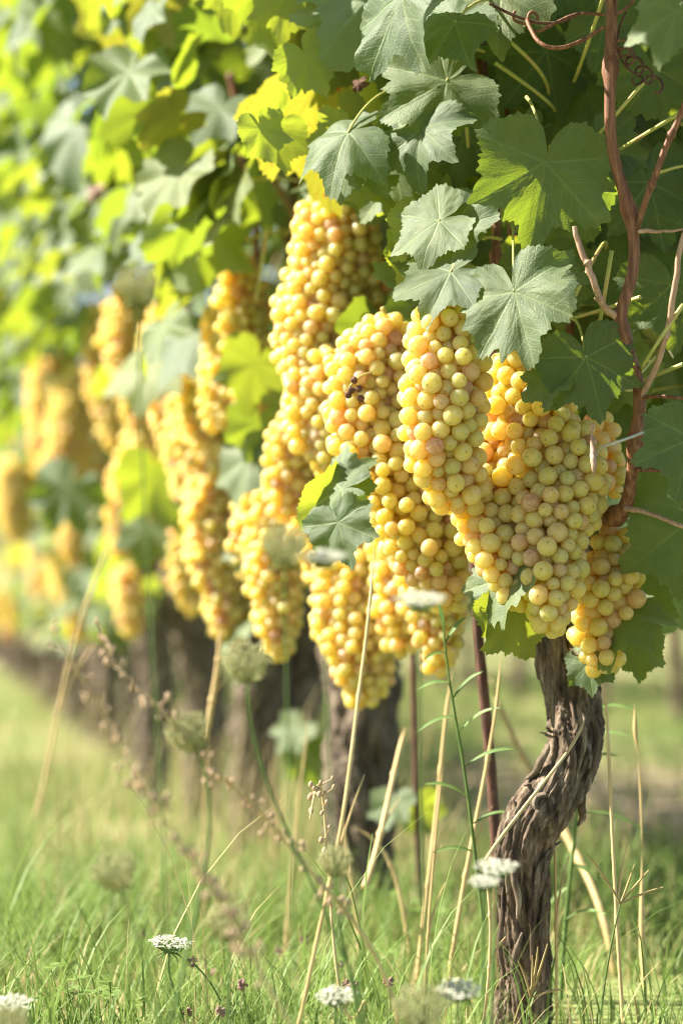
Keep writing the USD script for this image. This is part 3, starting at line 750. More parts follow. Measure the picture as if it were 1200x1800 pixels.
FLAT = make_leaf(77, 260, 9, 27, .085, .04, .06, .10, .02, deep=-.15)
EXTRA = {"long drooping pale sage leaf beside the central bunch": dict(Rpx=152, sx=.85, lib=[FLAT])}
for (jx, jy, tx, ty, d, n, m, k, lab, pet) in HL:
    hand_leaf(v0, jx, jy, tx, ty, d, n, m, k, lab, petiole=pet, **EXTRA.get(lab, {}))
rq = np.random.default_rng(171)
for k in range(22):
    px, py = rq.uniform(440, 900), rq.uniform(-20, 560)
    if ZONE_G.contains(Point(px, py)):
        continue
    a_ = rq.uniform(0, 6.28)
    hand_leaf(v0, px, py, px + 60 * math.cos(a_), py + 75 * abs(math.sin(a_)) + 15, rq.uniform(2.10, 2.26), (rq.uniform(-.6, -.1), rq.uniform(-.1, .4), -.75), LEAF_PALE, k, Rpx=rq.uniform(65, 115))
# withered scraps caught in the crown
for (a, b, d, s) in ((630, 145, 2.1, 24), (385, 190, 2.7, 26), (165, 335, 3.1, 30), (1150, 480, 2.1, 16), (640, 885, 2.03, 9)):
    A = leaf_matrix(P(a, b, d), cam_vec((.3, -1, .2)), cam_vec((-.6, .2, .8)), s / FPX * d)
    dead = make_leaf(400 + int(a), 80, 5, 14, .09, .5, .3, .2, .9)
    put("withered_leaf", dead, CLOVER if a != 630 else RUST, v0, A)

# second and third vine: leaves seen singly though soft
v1 = vine_thing("grape vine with stout dark trunk, second of the row from the front")
v2 = vine_thing("grape vine with half shaded trunk behind the dark hollow, third of the row")
v3 = vine_thing("grape vine with bent dark trunk under the hanging narrow bunch, fourth of the row")
v4 = vine_thing("grape vine with soft brown trunk under the blurred single bunch, fifth of the row")
part("trunk", trunk_mesh(pts_px([(668, 1800, 46, 2.94), (660, 1720, 44, 2.94), (650, 1640, 44, 2.93), (640, 1560, 44, 2.92), (632, 1450, 52, 2.92), (634, 1350, 56, 2.92), (640, 1250, 56, 2.93), (630, 1160, 60, 2.95), (615, 1090, 52, 2.97), (625, 1000, 44, 3.0)]), 72, 220, 2), BARK_SHADED, v1)
part("trunk", trunk_mesh(pts_px([(458, 1680, 38, 3.78), (455, 1580, 38, 3.78), (450, 1480, 38, 3.78), (448, 1380, 38, 3.78), (452, 1280, 40, 3.78), (462, 1180, 42, 3.78), (450, 1090, 40, 3.8), (430, 1000, 36, 3.82), (420, 930, 30, 3.82)]), 56, 160, 3), BARK_SHADED, v2)
part("trunk_arm", trunk_mesh(pts_px([(470, 1290, 36, 3.80), (515, 1230, 42, 3.82), (535, 1160, 40, 3.84), (520, 1080, 36, 3.85), (510, 980, 28, 3.85)]), 48, 100, 13), BARK_SHADED, v2)
part("trunk", trunk_mesh(pts_px([(350, 1600, 33, 4.62), (352, 1520, 33, 4.62), (356, 1400, 32, 4.62), (358, 1280, 33, 4.62), (352, 1180, 36, 4.62), (338, 1090, 38, 4.62), (322, 1010, 36, 4.64), (318, 930, 30, 4.66)]), 48, 140, 4), BARK_SHADED, v3)
part("trunk", trunk_mesh(pts_px([(268, 1500, 28, 5.5), (270, 1420, 28, 5.5), (272, 1300, 28, 5.5), (276, 1200, 28, 5.5), (270, 1100, 30, 5.5), (262, 1000, 28, 5.5), (268, 920, 24, 5.5)]), 40, 100, 6), BARK_SHADED, v4)
for v, y in ((v1, .85), (v2, 1.7), (v3, 2.55), (v4, 3.4)):
    for s in (-1, 1):
        part("cordon", trunk_mesh(np.array([[0, y, .46, .02], [.01, y + s * .12, .50, .016], [0, y + s * .28, .505, .013], [-.01, y + s * .42, .50, .01]]), 24, 40, 31, .6), BARK, v)
    rc = np.random.default_rng(int(y * 100))
    for k in range(9):
        yy0 = y + rc.uniform(-.4, .4); xo = rc.normal(0, .02)
        pts = np.array([[xo, yy0, .5, .005], [xo + rc.normal(0, .03), yy0 + rc.normal(0, .02), .8, .0048], [xo + rc.normal(0, .06), yy0 + rc.normal(0, .05), 1.2, .004], [xo + rc.normal(0, .08), yy0 + rc.normal(0, .07), 1.75, .002]])
        q = spline(pts, 40)
        part("cane", tube(q[:, :3], q[:, 3], 6), CANE, v)
cane([(470, 290, 8, 2.75), (495, 340, 8, 2.72), (520, 385, 8, 2.7)], CANE_PALE, "cane", v1)
cane([(405, 130, 9, 3.0), (415, 190, 9, 3.0), (425, 260, 9, 3.0), (450, 400, 9, 2.95), (440, 520, 9, 2.95)], CANE, "cane", v1)
cane([(398, 430, 6, 2.85), (402, 500, 6, 2.85), (408, 570, 6, 2.85)], CANE, "cane", v1)
HL1 = [
    (255, 195, 235, 300, 3.0, (-.25, .15, -.9), LEAF_PALE, 0, "yellow-green star-shaped soft leaf in the left foliage", None), (330, 280, 310, 390, 2.85, (-.4, .2, -.85), LEAF_PALE, 1, None, None), (360, 380, 330, 520, 2.75, (-.4, .1, -.85), LEAF_PALE, 2, "glowing yellow-green leaf left of the upper bunch", None),
    (200, 10, 195, 100, 3.0, (-.3, .2, -.85), LEAF_YELLOW, 3, None, None), (290, -20, 300, 75, 2.75, (-.2, .3, -.85), LEAF_YELLOW, 4, "yellow leaf spotted with rust red at the top", None), (230, -10, 222, 75, 2.8, (-.5, .4, .75), LEAF, 5, None, None),
    (200, 150, 90, 180, 3.2, (-.4, .75, .6), LEAF, 6, None, None), (140, 220, 110, 335, 3.3, (-.5, .4, .75), LEAF, 7, "grey-green blurred leaf hanging flat to the light", None), (330, 110, 260, 150, 2.8, (-.4, .7, .55), LEAF, 8, None, None),
    (450, 640, 420, 730, 2.75, (-.4, .1, -.85), LEAF_PALE, 9, "soft yellow-green leaf between the bunches", None), (450, 745, 430, 815, 2.75, (-.4, .1, -.85), LEAF_PALE, 10, None, None), (350, 590, 265, 665, 3.0, (-.4, .7, .6), LEAF, 11, "silvery soft leaf across the blurred bunches", None),
    (440, 800, 402, 890, 2.75, (-.6, .4, .6), LEAF, 1, None, None), (300, 360, 240, 430, 3.0, (-.5, .6, .6), LEAF, 3, None, None), (120, 860, 75, 940, 3.8, (-.2, .2, 1), LEAF, 5, None, None), (275, 830, 285, 930, 3.4, (-.3, .2, -.85), LEAF_PALE, 7, None, None),
    (260, 930, 240, 1000, 3.5, (-.2, .2, .9), LEAF, 9, None, None), (430, 960, 410, 1000, 2.85, (-.3, .6, .6), LEAF, 0, None, None), (330, 460, 270, 500, 3.0, (-.4, .7, .6), LEAF, 2, None, None),
    (690, 1410, 660, 1490, 2.75, (-.3, .6, .7), LEAF, 4, "grey-green sucker leaf near the second trunk's foot", None), (735, 1420, 760, 1470, 2.8, (-.2, .3, -.8), LEAF_PALE, 6, None, None), (520, 1280, 455, 1340, 3.2, (-.3, .6, .7), LEAF, 8, None, None), (540, 1330, 560, 1400, 3.2, (.1, .2, .9), LEAF, 10, None, None),
]
for (jx, jy, tx, ty, d, n, m, k, lab, pet) in HL1:
    hand_leaf(v1, jx, jy, tx, ty, d, n, m, k, lab, lib=MID, Rpx=56 if jy > 1200 else None)

rq = np.random.default_rng(70)
for k in range(75):
    px, py, d = rq.uniform(650, 1260), rq.uniform(-90, 760), rq.uniform(2.2, 2.55)
    if ZONE_G.contains(Point(px, py)):
        d += .12
    A = leaf_matrix(P(px, py, d), np.array([rq.normal(0, .4), rq.normal(0, .3), -1]), cam_vec((rq.normal(0, .5), rq.normal(.2, .4), 1)), rq.uniform(.05, .078))
    put("leaf", MID[rq.integers(len(MID))], LEAF if rq.random() < .8 else LEAF_PALE, v0, A)
vine_leaves(v0, 0.05, np.random.default_rng(71), 460, MID, span=.45, petioles=True, limit=150)
for k in range(70):
    px, py, d = rq.uniform(230, 720), rq.uniform(-120, 420), rq.uniform(3.1, 4.1)
    pt = P(px, py, d)
    if pt[0] < -.2:
        continue
    A = leaf_matrix(pt, np.array([rq.normal(0, .4), rq.normal(0, .3), -1]), cam_vec((rq.normal(0, .5), rq.normal(.2, .4), 1)), rq.uniform(.055, .08))
    put("leaf", MID[rq.integers(len(MID))], LEAF if rq.random() < .8 else LEAF_PALE, v1, A)
vine_leaves(v1, .85, np.random.default_rng(72), 430, MID, span=.48, limit=220)
vine_leaves(v2, 1.7, np.random.default_rng(73), 420, MID, span=.48, bulge=.08)
vine_leaves(v3, 2.55, np.random.default_rng(74), 440, MID, span=.48, bulge=.13)
vine_leaves(v4, 3.4, np.random.default_rng(75), 440, MID, span=.48, bulge=.15)

# the rows' far face, hidden from the aisle: leaves nobody could count
def rear_leaves(vine, y0, n, seed):
    rg = np.random.default_rng(seed)
    out = []
    for _ in range(n):
        h = rg.uniform(.52, 1.65)
        p = np.array([rg.uniform(.12, .40), y0 + rg.uniform(-.55, .5), h])
        if proj(p)[2] < 2.25 and proj(p)[1] > -150:
            continue
        A = leaf_matrix(p, np.array([.3, rg.normal(0, .4), -1]), unit(np.array([.75, -.1, .6]) + rg.normal(0, .4, 3)), rg.uniform(.055, .082))
        L = FAR[rg.integers(len(FAR))]
        out.append((((np.c_[L.v, np.ones(len(L.v))] @ A.T)[:, :3], L.f), L.uv))
    o = part("rear_foliage", join([a for a, b in out]), LEAF, vine, True, np.vstack([b for a, b in out]))
    o.GetPrim().SetCustomDataByKey("kind", "stuff")


rear_leaves(v0, 0.05, 260, 201)
rear_leaves(v1, .85, 230, 202)
rear_leaves(v2, 1.7, 160, 203)

# vines further along the row: three kinds, repeated
protos = []
for k, y in enumerate((4.25, 5.1, 5.95)):
    r = np.random.default_rng(500 + k)
    v = thing("grape_vine", "soft grape vine deep in the receding row, leaves and trunk out of focus", "grape vine", "blurred vines further along the row", (0, y, -.085))
    part("trunk", trunk_mesh(np.array([[.02, 0, -.03, .036], [.0, .02, .1, .03], [-.02, -.01, .25, .032], [.01, .0, .4, .034], [0, .02, .5, .024]]) + np.array([r.normal(0, .01), 0, 0, 0]), 28, 60, 40 + k), BARK_SHADED, v)
    part("cordon", trunk_mesh(np.array([[0, -.42, .5, .01], [0, -.15, .51, .015], [0, .15, .51, .015], [0, .42, .5, .01]]), 16, 40, 50 + k, .5), BARK, v)
    for c in range(6):
        yy0 = r.uniform(-.4, .4)
        part("cane", tube(np.array([[0, yy0, .5], [r.normal(0, .05), yy0, 1.0], [r.normal(0, .09), yy0 + r.normal(0, .05), 1.75]]), [.005, .004, .002], 6, 20), CANE, v)
    vine_leaves(v, 0.0, r, 299, FAR, span=.46, free=True, bulge=.17)
    protos.append(v)
r = np.random.default_rng(9)
for k in range(8, 29):
    dup(protos[k % 3], (r.normal(0, .02), k * .85 + r.normal(0, .03), -.085), math.pi * (k % 2) + r.normal(0, .06))


# ------------------------------------------------------------------ grape bunches
SPH = trimesh.creation.icosphere(subdivisions=2)
BSP = Lib(np.array(SPH.vertices), np.array(SPH.faces))
SPH1 = trimesh.creation.icosphere(subdivisions=1)
BSP3 = Lib(*[np.array(x) for x in (lambda m: (m.vertices, m.faces))(trimesh.creation.icosphere(subdivisions=3))])
BSP1 = Lib(np.array(SPH1.vertices), np.array(SPH1.faces))


def bunch_points(axes, rng, r0=0.0071, fill=0.62, iters=90):
    """axes: list of (n x 4) arrays, axis points with the bunch's radius. All bunches are packed together so that none cuts another."""
    cs, rs, ow, tg = [], [], [], []
    for bi, ax in enumerate(axes):
        q = spline(ax, 40)
        q[:, 3] = np.maximum(q[:, 3], .004) * 1.12
        s = np.concatenate([[0], np.cumsum(np.linalg.norm(np.diff(q[:, :3], axis=0), axis=1))])
        vol = np.trapezoid(np.pi * q[:, 3] ** 2, s)
        core = np.trapezoid(np.pi * np.maximum(q[:, 3] - 0.030, 0) ** 2, s)
        n = max(8, int(1.22 * fill * (vol - core) / (4 / 3 * np.pi * r0 ** 3)))
        w = (q[:, 3] ** 2 - np.maximum(q[:, 3] - .03, 0) ** 2) + 1e-6
        k = rng.choice(40, n, p=w / w.sum())
        u = rng.normal(size=(n, 3)); u /= np.linalg.norm(u, axis=1, keepdims=True)
        lo = np.maximum(q[k, 3] - .030, 0) / q[k, 3]
        rad = (lo + (1 - lo) * rng.random(n) ** .5) * np.maximum(q[k, 3] - r0 * .6, .002)
        cs.append(q[k, :3] + u * rad[:, None]); ow += [bi] * n
        r = r0 * np.clip(rng.normal(1.0, .115, n), .70, 1.2)
        r[rng.random(n) < .03] *= .62
        rs.append(r); tg.append(q)
    c, r, ow = np.vstack(cs), np.concatenate(rs), np.array(ow)
    home = c.copy()
    for it in range(iters):
        pr = cKDTree(c).query_pairs(2.4 * r0, output_type="ndarray")
        dv = c[pr[:, 0]] - c[pr[:, 1]]
        dist = np.linalg.norm(dv, axis=1) + 1e-9
        need = (r[pr[:, 0]] + r[pr[:, 1]]) * 0.94
        push = np.maximum(need - dist, 0)[:, None] * dv / dist[:, None] * 0.42
        mv = np.zeros_like(c)
        np.add.at(mv, pr[:, 0], push); np.add.at(mv, pr[:, 1], -push)
        c = c + mv
        for bi, q in enumerate(tg):
            sel = np.nonzero(ow == bi)[0]
            dd, k = cKDTree(q[:, :3]).query(c[sel])
            dr_ = (c[sel] - q[k, :3]) / (dd[:, None] + 1e-9)
            lump = meshkit.noise(np.column_stack([dr_ * 1.25, np.zeros(len(sel))])[:, :3] + np.column_stack([k * .11, k * .0 + bi * 7.3, k * .07]), bi)
            lim = np.maximum(q[k, 3] * (.64 + .84 * lump) - r[sel] * .3, .003)
            over = np.maximum(dd - lim, 0)
            pull = 0.0007 if it < iters * .6 else .0001
            c[sel] -= (c[sel] - q[k, :3]) / (dd[:, None] + 1e-9) * (over * .45 + pull)[:, None]
    return c, r, ow, tg


def rot_rand(rng, out):
    """a turn that brings the berry's scar (its -z) towards out"""
    z = -unit(out + rng.normal(0, .35, 3))
    x = unit(np.cross(z, rng.normal(size=3)))
    return np.stack([x, np.cross(z, x), z], 1)


def build_bunches(specs, rng, lib=BSP, fill=.62, r0=.0071):
    """specs: (label, group, axis rows of px, py, radius px, distance, where the stalk joins the cane)"""
    axes = [pts_px(s[2]) for s in specs]
    c, r, ow, tg = bunch_points(axes, rng, r0, fill)
    for bi, s in enumerate(specs):
        q = tg[bi]
        top = q[0, :3]
        b = thing("grape_bunch", s[0], "grape bunch", s[1], top)
        sel = np.nonzero(ow == bi)[0]
        ax_c = q[cKDTree(q[:, :3]).query(c[sel])[1], :3]
        sel = sel[np.argsort(((c[sel] - ax_c) @ (FWD + .25 * RIGHT)))]
        if len(sel) > 299:
            back = [(BSP1.v * r[i] + c[i] - top, BSP1.f) for i in sel[299:]]
            o = part("rear_berries", join(back), BERRY, b)
            o.GetPrim().SetCustomDataByKey("kind", "stuff")
            sel = sel[:299]
        stems = [tube(q[::3, :3] - top, np.linspace(.0021, .0009, len(q[::3])), 6)]
        if s[3] is not None:
            e = P(*s[3])
            stems.append(tube([top - top, (e - top) * .5 + RIGHT * .004, e - top], [.0021, .0021, .0025], 8, 14))
        for i in sel:
            dd = np.linalg.norm(q[:, :3] - c[i], axis=1)
            k = max(0, int(np.argmin(dd)) - 2)
            out = unit(c[i] - q[k, :3])
            A = np.eye(4)
            A[:3, :3] = rot_rand(rng, out) * (r[i] * np.array([rng.uniform(.94, 1.03), rng.uniform(.95, 1.04), rng.uniform(.96, 1.09)]))
            A[:3, 3] = c[i] - top
            put("berry", BSP3 if lib is BSP and bi in (3, 4) else BSP1 if bi > 7 else lib, BERRY, b, A)
            if dd.min() > r[i]:
                p0, p1 = q[k, :3] - top, c[i] - top - out * r[i] * .9
                stems.append(tube([p0, (p0 + p1) / 2 + np.array([0, 0, .0015]), p1], [.0007, .0006, .0010], 4, 5, False))
        part("stem", join(stems), STALK, b)


B = [
    ("tall golden grape bunch lit at left and dark at right, topmost on the upper left", None, [(600, 352, 34, 2.42), (592, 415, 86, 2.42), (580, 500, 98, 2.42), (560, 575, 100, 2.42), (545, 640, 58, 2.40), (545, 710, 46, 2.38), (545, 770, 34, 2.36)], (640, 300, 2.48)),
    ("shaded green-gold grape bunch tucked in the dark behind the topmost bunch", None, [(650, 420, 30, 2.52), (648, 480, 52, 2.52), (645, 540, 48, 2.52), (640, 590, 26, 2.52)], (690, 380, 2.55)),
    ("long sunlit grape bunch with dried black berries near its top", None, [(668, 600, 40, 2.17), (655, 650, 84, 2.17), (660, 730, 98, 2.17), (690, 810, 92, 2.16), (718, 890, 86, 2.15), (750, 960, 66, 2.14), (778, 1025, 36, 2.14)], (672, 540, 2.16)),
    ("golden grape bunch hanging foremost in the centre under the silvery leaf", None, [(785, 535, 30, 1.99), (782, 590, 66, 1.99), (782, 660, 78, 1.98), (778, 735, 72, 1.98), (785, 800, 68, 1.99), (795, 850, 45, 2.0)], (768, 500, 2.08)),
    ("wide grape bunch half in shade under the dark green leaf, right of the centre", None, [(900, 670, 42, 2.05), (925, 730, 78, 2.04), (965, 790, 92, 2.03), (980, 855, 82, 2.02), (968, 925, 62, 2.0), (962, 990, 56, 1.99), (968, 1045, 42, 1.98), (964, 1085, 26, 1.98)], (880, 640, 2.1)),
    ("narrow golden grape bunch between the central and the shaded bunch", None, [(845, 780, 40, 2.07), (848, 840, 66, 2.05), (858, 900, 66, 2.03), (872, 960, 48, 2.01), (890, 1005, 30, 2.0), (904, 1045, 18, 2.0)], (850, 730, 2.12)),
    ("loose cluster of amber berries beside the thick red-brown cane", None, [(1052, 752, 26, 2.1), (1060, 790, 38, 2.1), (1062, 835, 38, 2.1), (1050, 872, 26, 2.1)], (1050, 700, 2.12)),
    ("small amber grape bunch hanging lowest at right beside the trunk head", None, [(1082, 968, 30, 2.05), (1080, 1000, 58, 2.05), (1062, 1050, 52, 2.05), (1052, 1105, 46, 2.05), (1058, 1155, 30, 2.05)], (1065, 930, 2.07)),
    ("backlit amber grape bunch hanging low in shade behind the rusty stake", None, [(762, 960, 44, 2.42), (758, 1020, 66, 2.42), (765, 1080, 56, 2.42), (772, 1130, 36, 2.42), (768, 1165, 16, 2.42)], None),
    ("olive grape bunch hanging before the second trunk with a stray lowest berry", None, [(615, 975, 50, 2.56), (612, 1030, 82, 2.55), (618, 1090, 78, 2.54), (632, 1150, 56, 2.53), (640, 1205, 28, 2.53)], None),
    ("small soft golden bunch left of the folded grey-green leaf", None, [(520, 740, 30, 2.6), (508, 790, 48, 2.6), (506, 840, 42, 2.6), (505, 885, 24, 2.6)], None),
    ("tapering golden grape bunch hanging left of the second trunk", None, [(480, 890, 42, 2.72), (480, 950, 50, 2.72), (486, 1020, 52, 2.72), (490, 1085, 42, 2.72), (490, 1135, 22, 2.72)], None),
]
build_bunches(B, np.random.default_rng(3))
Bf = [
    ("long narrow soft golden bunch before the fourth trunk", None, [(392, 815, 46, 3.05), (375, 880, 60, 3.05), (378, 960, 52, 3.05), (396, 1040, 44, 3.05), (402, 1100, 26, 3.05)], None),
    ("soft golden bunch under the silvery soft leaf", None, [(345, 660, 40, 3.3), (340, 730, 55, 3.3), (338, 800, 42, 3.3), (330, 860, 28, 3.3)], None),
    ("blurred tall orange-gold bunch high at left of the silvery soft leaf", None, [(235, 530, 40, 3.7), (225, 590, 56, 3.7), (240, 670, 42, 3.7), (262, 745, 34, 3.7), (275, 805, 18, 3.7)], None),
    ("soft golden bunch close left of the topmost bunch", None, [(410, 540, 40, 2.95), (402, 600, 50, 2.95), (395, 660, 44, 2.95), (392, 730, 36, 2.95)], None),
    ("soft golden bunch right of the soft yellow-green leaf", None, [(440, 700, 30, 2.9), (445, 760, 40, 2.9), (440, 840, 34, 2.9)], None),
    ("small blurred amber bunch hanging alone before the fifth trunk", None, [(222, 1020, 24, 4.3), (226, 1060, 30, 4.3), (230, 1105, 14, 4.3)], None),
    ("blurred pinkish gold bunch at left above the dark trunks", None, [(240, 815, 36, 4.0), (228, 860, 48, 4.0), (222, 915, 34, 4.0), (215, 960, 18, 4.0)], None),
    ("blurred golden bunch near the left edge below the pale leaves", None, [(150, 665, 30, 4.6), (128, 720, 46, 4.6), (118, 780, 42, 4.6), (110, 835, 22, 4.6)], None),
    ("blurred wide golden bunch at left middle of the row", None, [(175, 720, 26, 4.9), (178, 780, 34, 4.9), (160, 860, 30, 4.9)], None),
    ("blurred orange bunch cut by the left edge", None, [(20, 830, 34, 6.0), (25, 880, 40, 6.0), (32, 930, 22, 6.0)], None),
    ("small blurred orange bunch low between far trunks", None, [(125, 925, 20, 5.4), (126, 955, 26, 5.4), (128, 985, 12, 5.4)], None),
    ("blurred golden bunch under the blurred dark green leaf", None, [(60, 740, 28, 6.2), (52, 790, 34, 6.2), (48, 845, 18, 6.2)], None),
    ("blurred golden bunch low beside the tapering golden bunch", None, [(320, 830, 36, 3.6), (316, 890, 44, 3.6), (322, 950, 24, 3.6)], None),
    ("soft wide golden bunch under the silvery leaf at left, beside the tall orange-gold one", None, [(300, 555, 36, 3.4), (298, 630, 62, 3.4), (308, 715, 55, 3.4), (318, 790, 28, 3.4)], None),
    ("soft shouldered golden bunch in the middle of the left curtain of grapes", None, [(372, 600, 44, 3.1), (365, 670, 64, 3.1), (372, 750, 56, 3.1), (380, 820, 30, 3.1)], None),
    ("soft small golden bunch high beside the topmost bunch", None, [(420, 478, 32, 2.85), (425, 535, 50, 2.85), (430, 595, 44, 2.85), (436, 650, 22, 2.85)], None),
    ("blurred golden bunch left of the soft yellow-green hanging leaf", None, [(270, 700, 40, 3.75), (268, 770, 56, 3.75), (276, 850, 48, 3.75), (290, 925, 24, 3.75)], None),
    ("blurred golden bunch high at left between pale leaves", None, [(185, 560, 34, 4.2), (190, 630, 50, 4.2), (200, 700, 44, 4.2), (210, 770, 22, 4.2)], None),
    ("soft golden bunch low above the fourth trunk", None, [(330, 930, 36, 3.5), (335, 990, 46, 3.5), (340, 1050, 26, 3.5)], None),
    ("soft golden bunch between the long narrow and the tapering bunch", None, [(448, 830, 34, 2.85), (452, 895, 44, 2.85), (446, 955, 38, 2.85), (444, 1005, 18, 2.85)], None),
    ("blurred golden bunch by the left edge above the others", None, [(92, 615, 34, 4.9), (88, 690, 44, 4.9), (85, 770, 36, 4.9), (84, 830, 16, 4.9)], None),
    ("soft golden bunch half hidden behind the folded grey-green leaf", None, [(555, 825, 34, 2.62), (560, 885, 48, 2.62), (560, 945, 42, 2.62), (556, 1000, 20, 2.62)], None),
    ("golden bunch filling the gap between the topmost and the long sunlit bunch", None, [(582, 640, 38, 2.36), (588, 705, 52, 2.36), (586, 775, 44, 2.36), (592, 835, 24, 2.36)], None),
    ("shaded amber bunch behind the foot of the long sunlit bunch", None, [(690, 955, 38, 2.47), (700, 1015, 54, 2.47), (700, 1075, 42, 2.47), (704, 1125, 22, 2.47)], None),
]
build_bunches(Bf, np.random.default_rng(4), BSP1)
# dried black berries on the long sunlit bunch
part_b = thing("dried_berries", "shrivelled black berries on a dry twig of the long sunlit bunch", "dried berries")
twig = [tube([P(650, 655, 2.06), P(632, 662, 2.055), P(614, 680, 2.05)], .0009, 6, 12)]
part("twig", join(twig), STALK, part_b)
rr = np.random.default_rng(8)
for (a, b) in ((622, 668), (617, 686), (630, 683), (634, 700), (612, 694)):
    s = trimesh.creation.icosphere(subdivisions=2)
    s.vertices *= (1 + .5 * (meshkit.noise(s.vertices * 2.5 + a)[:, None] - .5)) * .0030
    s.vertices += P(a, b, 2.05)
    part("berry", s, RUST, part_b)

# bunches of the far vines, repeated
bf_axes = [np.array([[0, 0, 0, .018], [.003, 0, -.04, .04], [-.003, .01, -.09, .036], [0, 0, -.14, .022], [0, 0, -.17, .01]]), np.array([[0, 0, 0, .02], [0, .006, -.04, .034], [.004, 0, -.08, .03], [0, 0, -.12, .014]])]
far_protos = []
for k, ax in enumerate(bf_axes):
    rg = np.random.default_rng(60 + k)
    c, r_, ow, tg = bunch_points([ax], rg, .0082, .6, 60)
    lo = -0.05 + k * .05
    b = thing("grape_bunch", "blurred golden bunch hanging deep in the row of far vines", "grape bunch", "blurred bunches of the far vines", (-.20, 4.3 + .3 * k, .56))
    vv = []
    for i in range(len(c)):
        vv.append((np.array(SPH1.vertices) * r_[i] + c[i], np.array(SPH1.faces)))
    part("berries", join(vv), BERRY, b)
    part("stem", tube(np.array([[0, 0, .05], [0, 0, 0], [0, 0, -.1]]), .0018, 5), STALK, b)
    far_protos.append(b)
rg = np.random.default_rng(66)
for k in range(80):
    y = rg.uniform(3.9, 17)
    side = -1 if rg.random() < .8 else 1
    dup(far_protos[k % 2], (side * rg.uniform(.12, .27), y, rg.uniform(.42, .68)), rg.uniform(0, 6.28), sc=rg.uniform(.85, 1.15))

# ------------------------------------------------------------------ neighbouring rows behind
def leaf_mass(rng, n, y0, y1, x0, lib=FAR, zmin=.42, zmax=1.85):
    out = []
    for _ in range(n):
        h = rng.uniform(zmin, zmax)
        side = rng.choice([-1, 1])
        p = np.array([x0 + side * (np.interp(h, [.4, 1.2, 1.85], [.16, .3, .15]) - abs(rng.normal(0, .1))), rng.uniform(y0, y1), h])
        nn = unit(np.array([side * .7, -.1, .6]) + rng.normal(0, .4, 3))
        A = leaf_matrix(p, np.array([side * .3, rng.normal(0, .4), -1]), nn, rng.uniform(.055, .085))
        L = lib[rng.integers(len(lib))]
        out.append(((np.c_[L.v, np.ones(len(L.v))] @ A.T)[:, :3], L.f))
    return join(out)


rg = np.random.default_rng(80)
row2 = []
for k in range(3):
    v = thing("grape_vine", "blurred green vine of the neighbouring row beyond the grass aisle", "grape vine", "vines of the neighbouring row", (2.3, 5.2 + .9 * k, -.085))
    part("trunk", trunk_mesh(np.array([[.0, 0, -.03, .034], [.01, .02, .15, .03], [-.01, 0, .35, .03], [0, 0, .5, .024]]), 20, 30, 70 + k), BARK, v)
    o = part("crown", leaf_mass(rg, 260, -.48, .48, 0), FARLEAF, v)
    row2.append(v)
for k in range(3, 15):
    dup(row2[k % 3], (2.3 + rg.normal(0, .03), 5.2 + .9 * k, -.085), math.pi * (k % 2))
tag(part("vine_rows", leaf_mass(np.random.default_rng(81), 5200, 8, 34, 4.7, XFAR), FARLEAF).GetPrim(), "far vine rows seen as one soft green mass", "vine rows", kind="stuff")

# ------------------------------------------------------------------ stakes and wire
def stake(rows, label):
    s = thing("iron_stake", label, "stake", None)
    q = spline(pts_px(rows), 60)
    wob = meshkit.noise(np.stack([np.arange(60) * .4, np.zeros(60), np.zeros(60)], -1)) - .5
    part("rod", tube(q[:, :3], q[:, 3] * (1 + .14 * wob), 10), RUST, s)
    tipm = tube([q[-1, :3], q[-1, :3] + np.array([0, 0, .012])], [q[-1, 3] * .9, q[-1, 3] * .25], 10)
    part("tip", tipm, RUST, s)


stake([(880, 1800, 9, 2.25), (872, 1500, 9.5, 2.25), (858, 1300, 9.5, 2.25), (842, 1130, 9.5, 2.25), (832, 950, 9.5, 2.25), (826, 840, 9.5, 2.25)], "thin rusty iron stake left of the shaggy front trunk")
stake([(742, 1640, 6.5, 2.75), (734, 1450, 6.5, 2.75), (728, 1250, 6.5, 2.75), (722, 1050, 6.5, 2.75), (718, 930, 6.5, 2.75)], "thinner dark stake in soft focus right of the second trunk")
w = thing("trellis_wire", "grey trellis wire slanting past the thick cane to the right edge", "wire")
part("strand", tube([P(1046, 835, 2.03), P(1036, 812, 2.02), P(1046, 796, 2.0), P(1062, 785, 1.96), P(1090, 775, 1.93), P(1115, 766, 1.93), P(1200, 724, 1.92), P(1340, 640, 1.92)], .0012, 8, 60), WIRE, w)
part("wire_end", tube([P(1046, 835, 2.03), P(1056, 845, 2.03), P(1052, 868, 2.04), P(1042, 850, 2.05)], .0011, 8, 24), RUST, w)


# ------------------------------------------------------------------ straw, weeds and wild flowers
def straw(rows, label, group=None, joints=(.35, .7), name="straw_stalk", m=STRAW):
    s = thing(name, label, "dry stalk", group)
    q = spline(pts_px(rows), 70)
    t = np.linspace(0, 1, 70); rad = q[:, 3] * .72 * np.clip((1.01 - t) / .10, .15, 1)
    for j in joints:
        rad *= 1 + .5 * np.exp(-((t - j) / .012) ** 2)
    part("stem", tube(q[:, :3], rad, 7), m, s)
    if joints:
        i = int(70 * joints[0])
        a = q[i, :3]
        part("sheath", tube(spline(np.array([a, a + (q[min(i + 12, 69), :3] - a) * .6 + RIGHT * .004, a + (q[min(i + 16, 69), :3] - a) * .9 + RIGHT * .012]), 12), np.linspace(.0016, .0004, 12), 5), m, s)
    return s


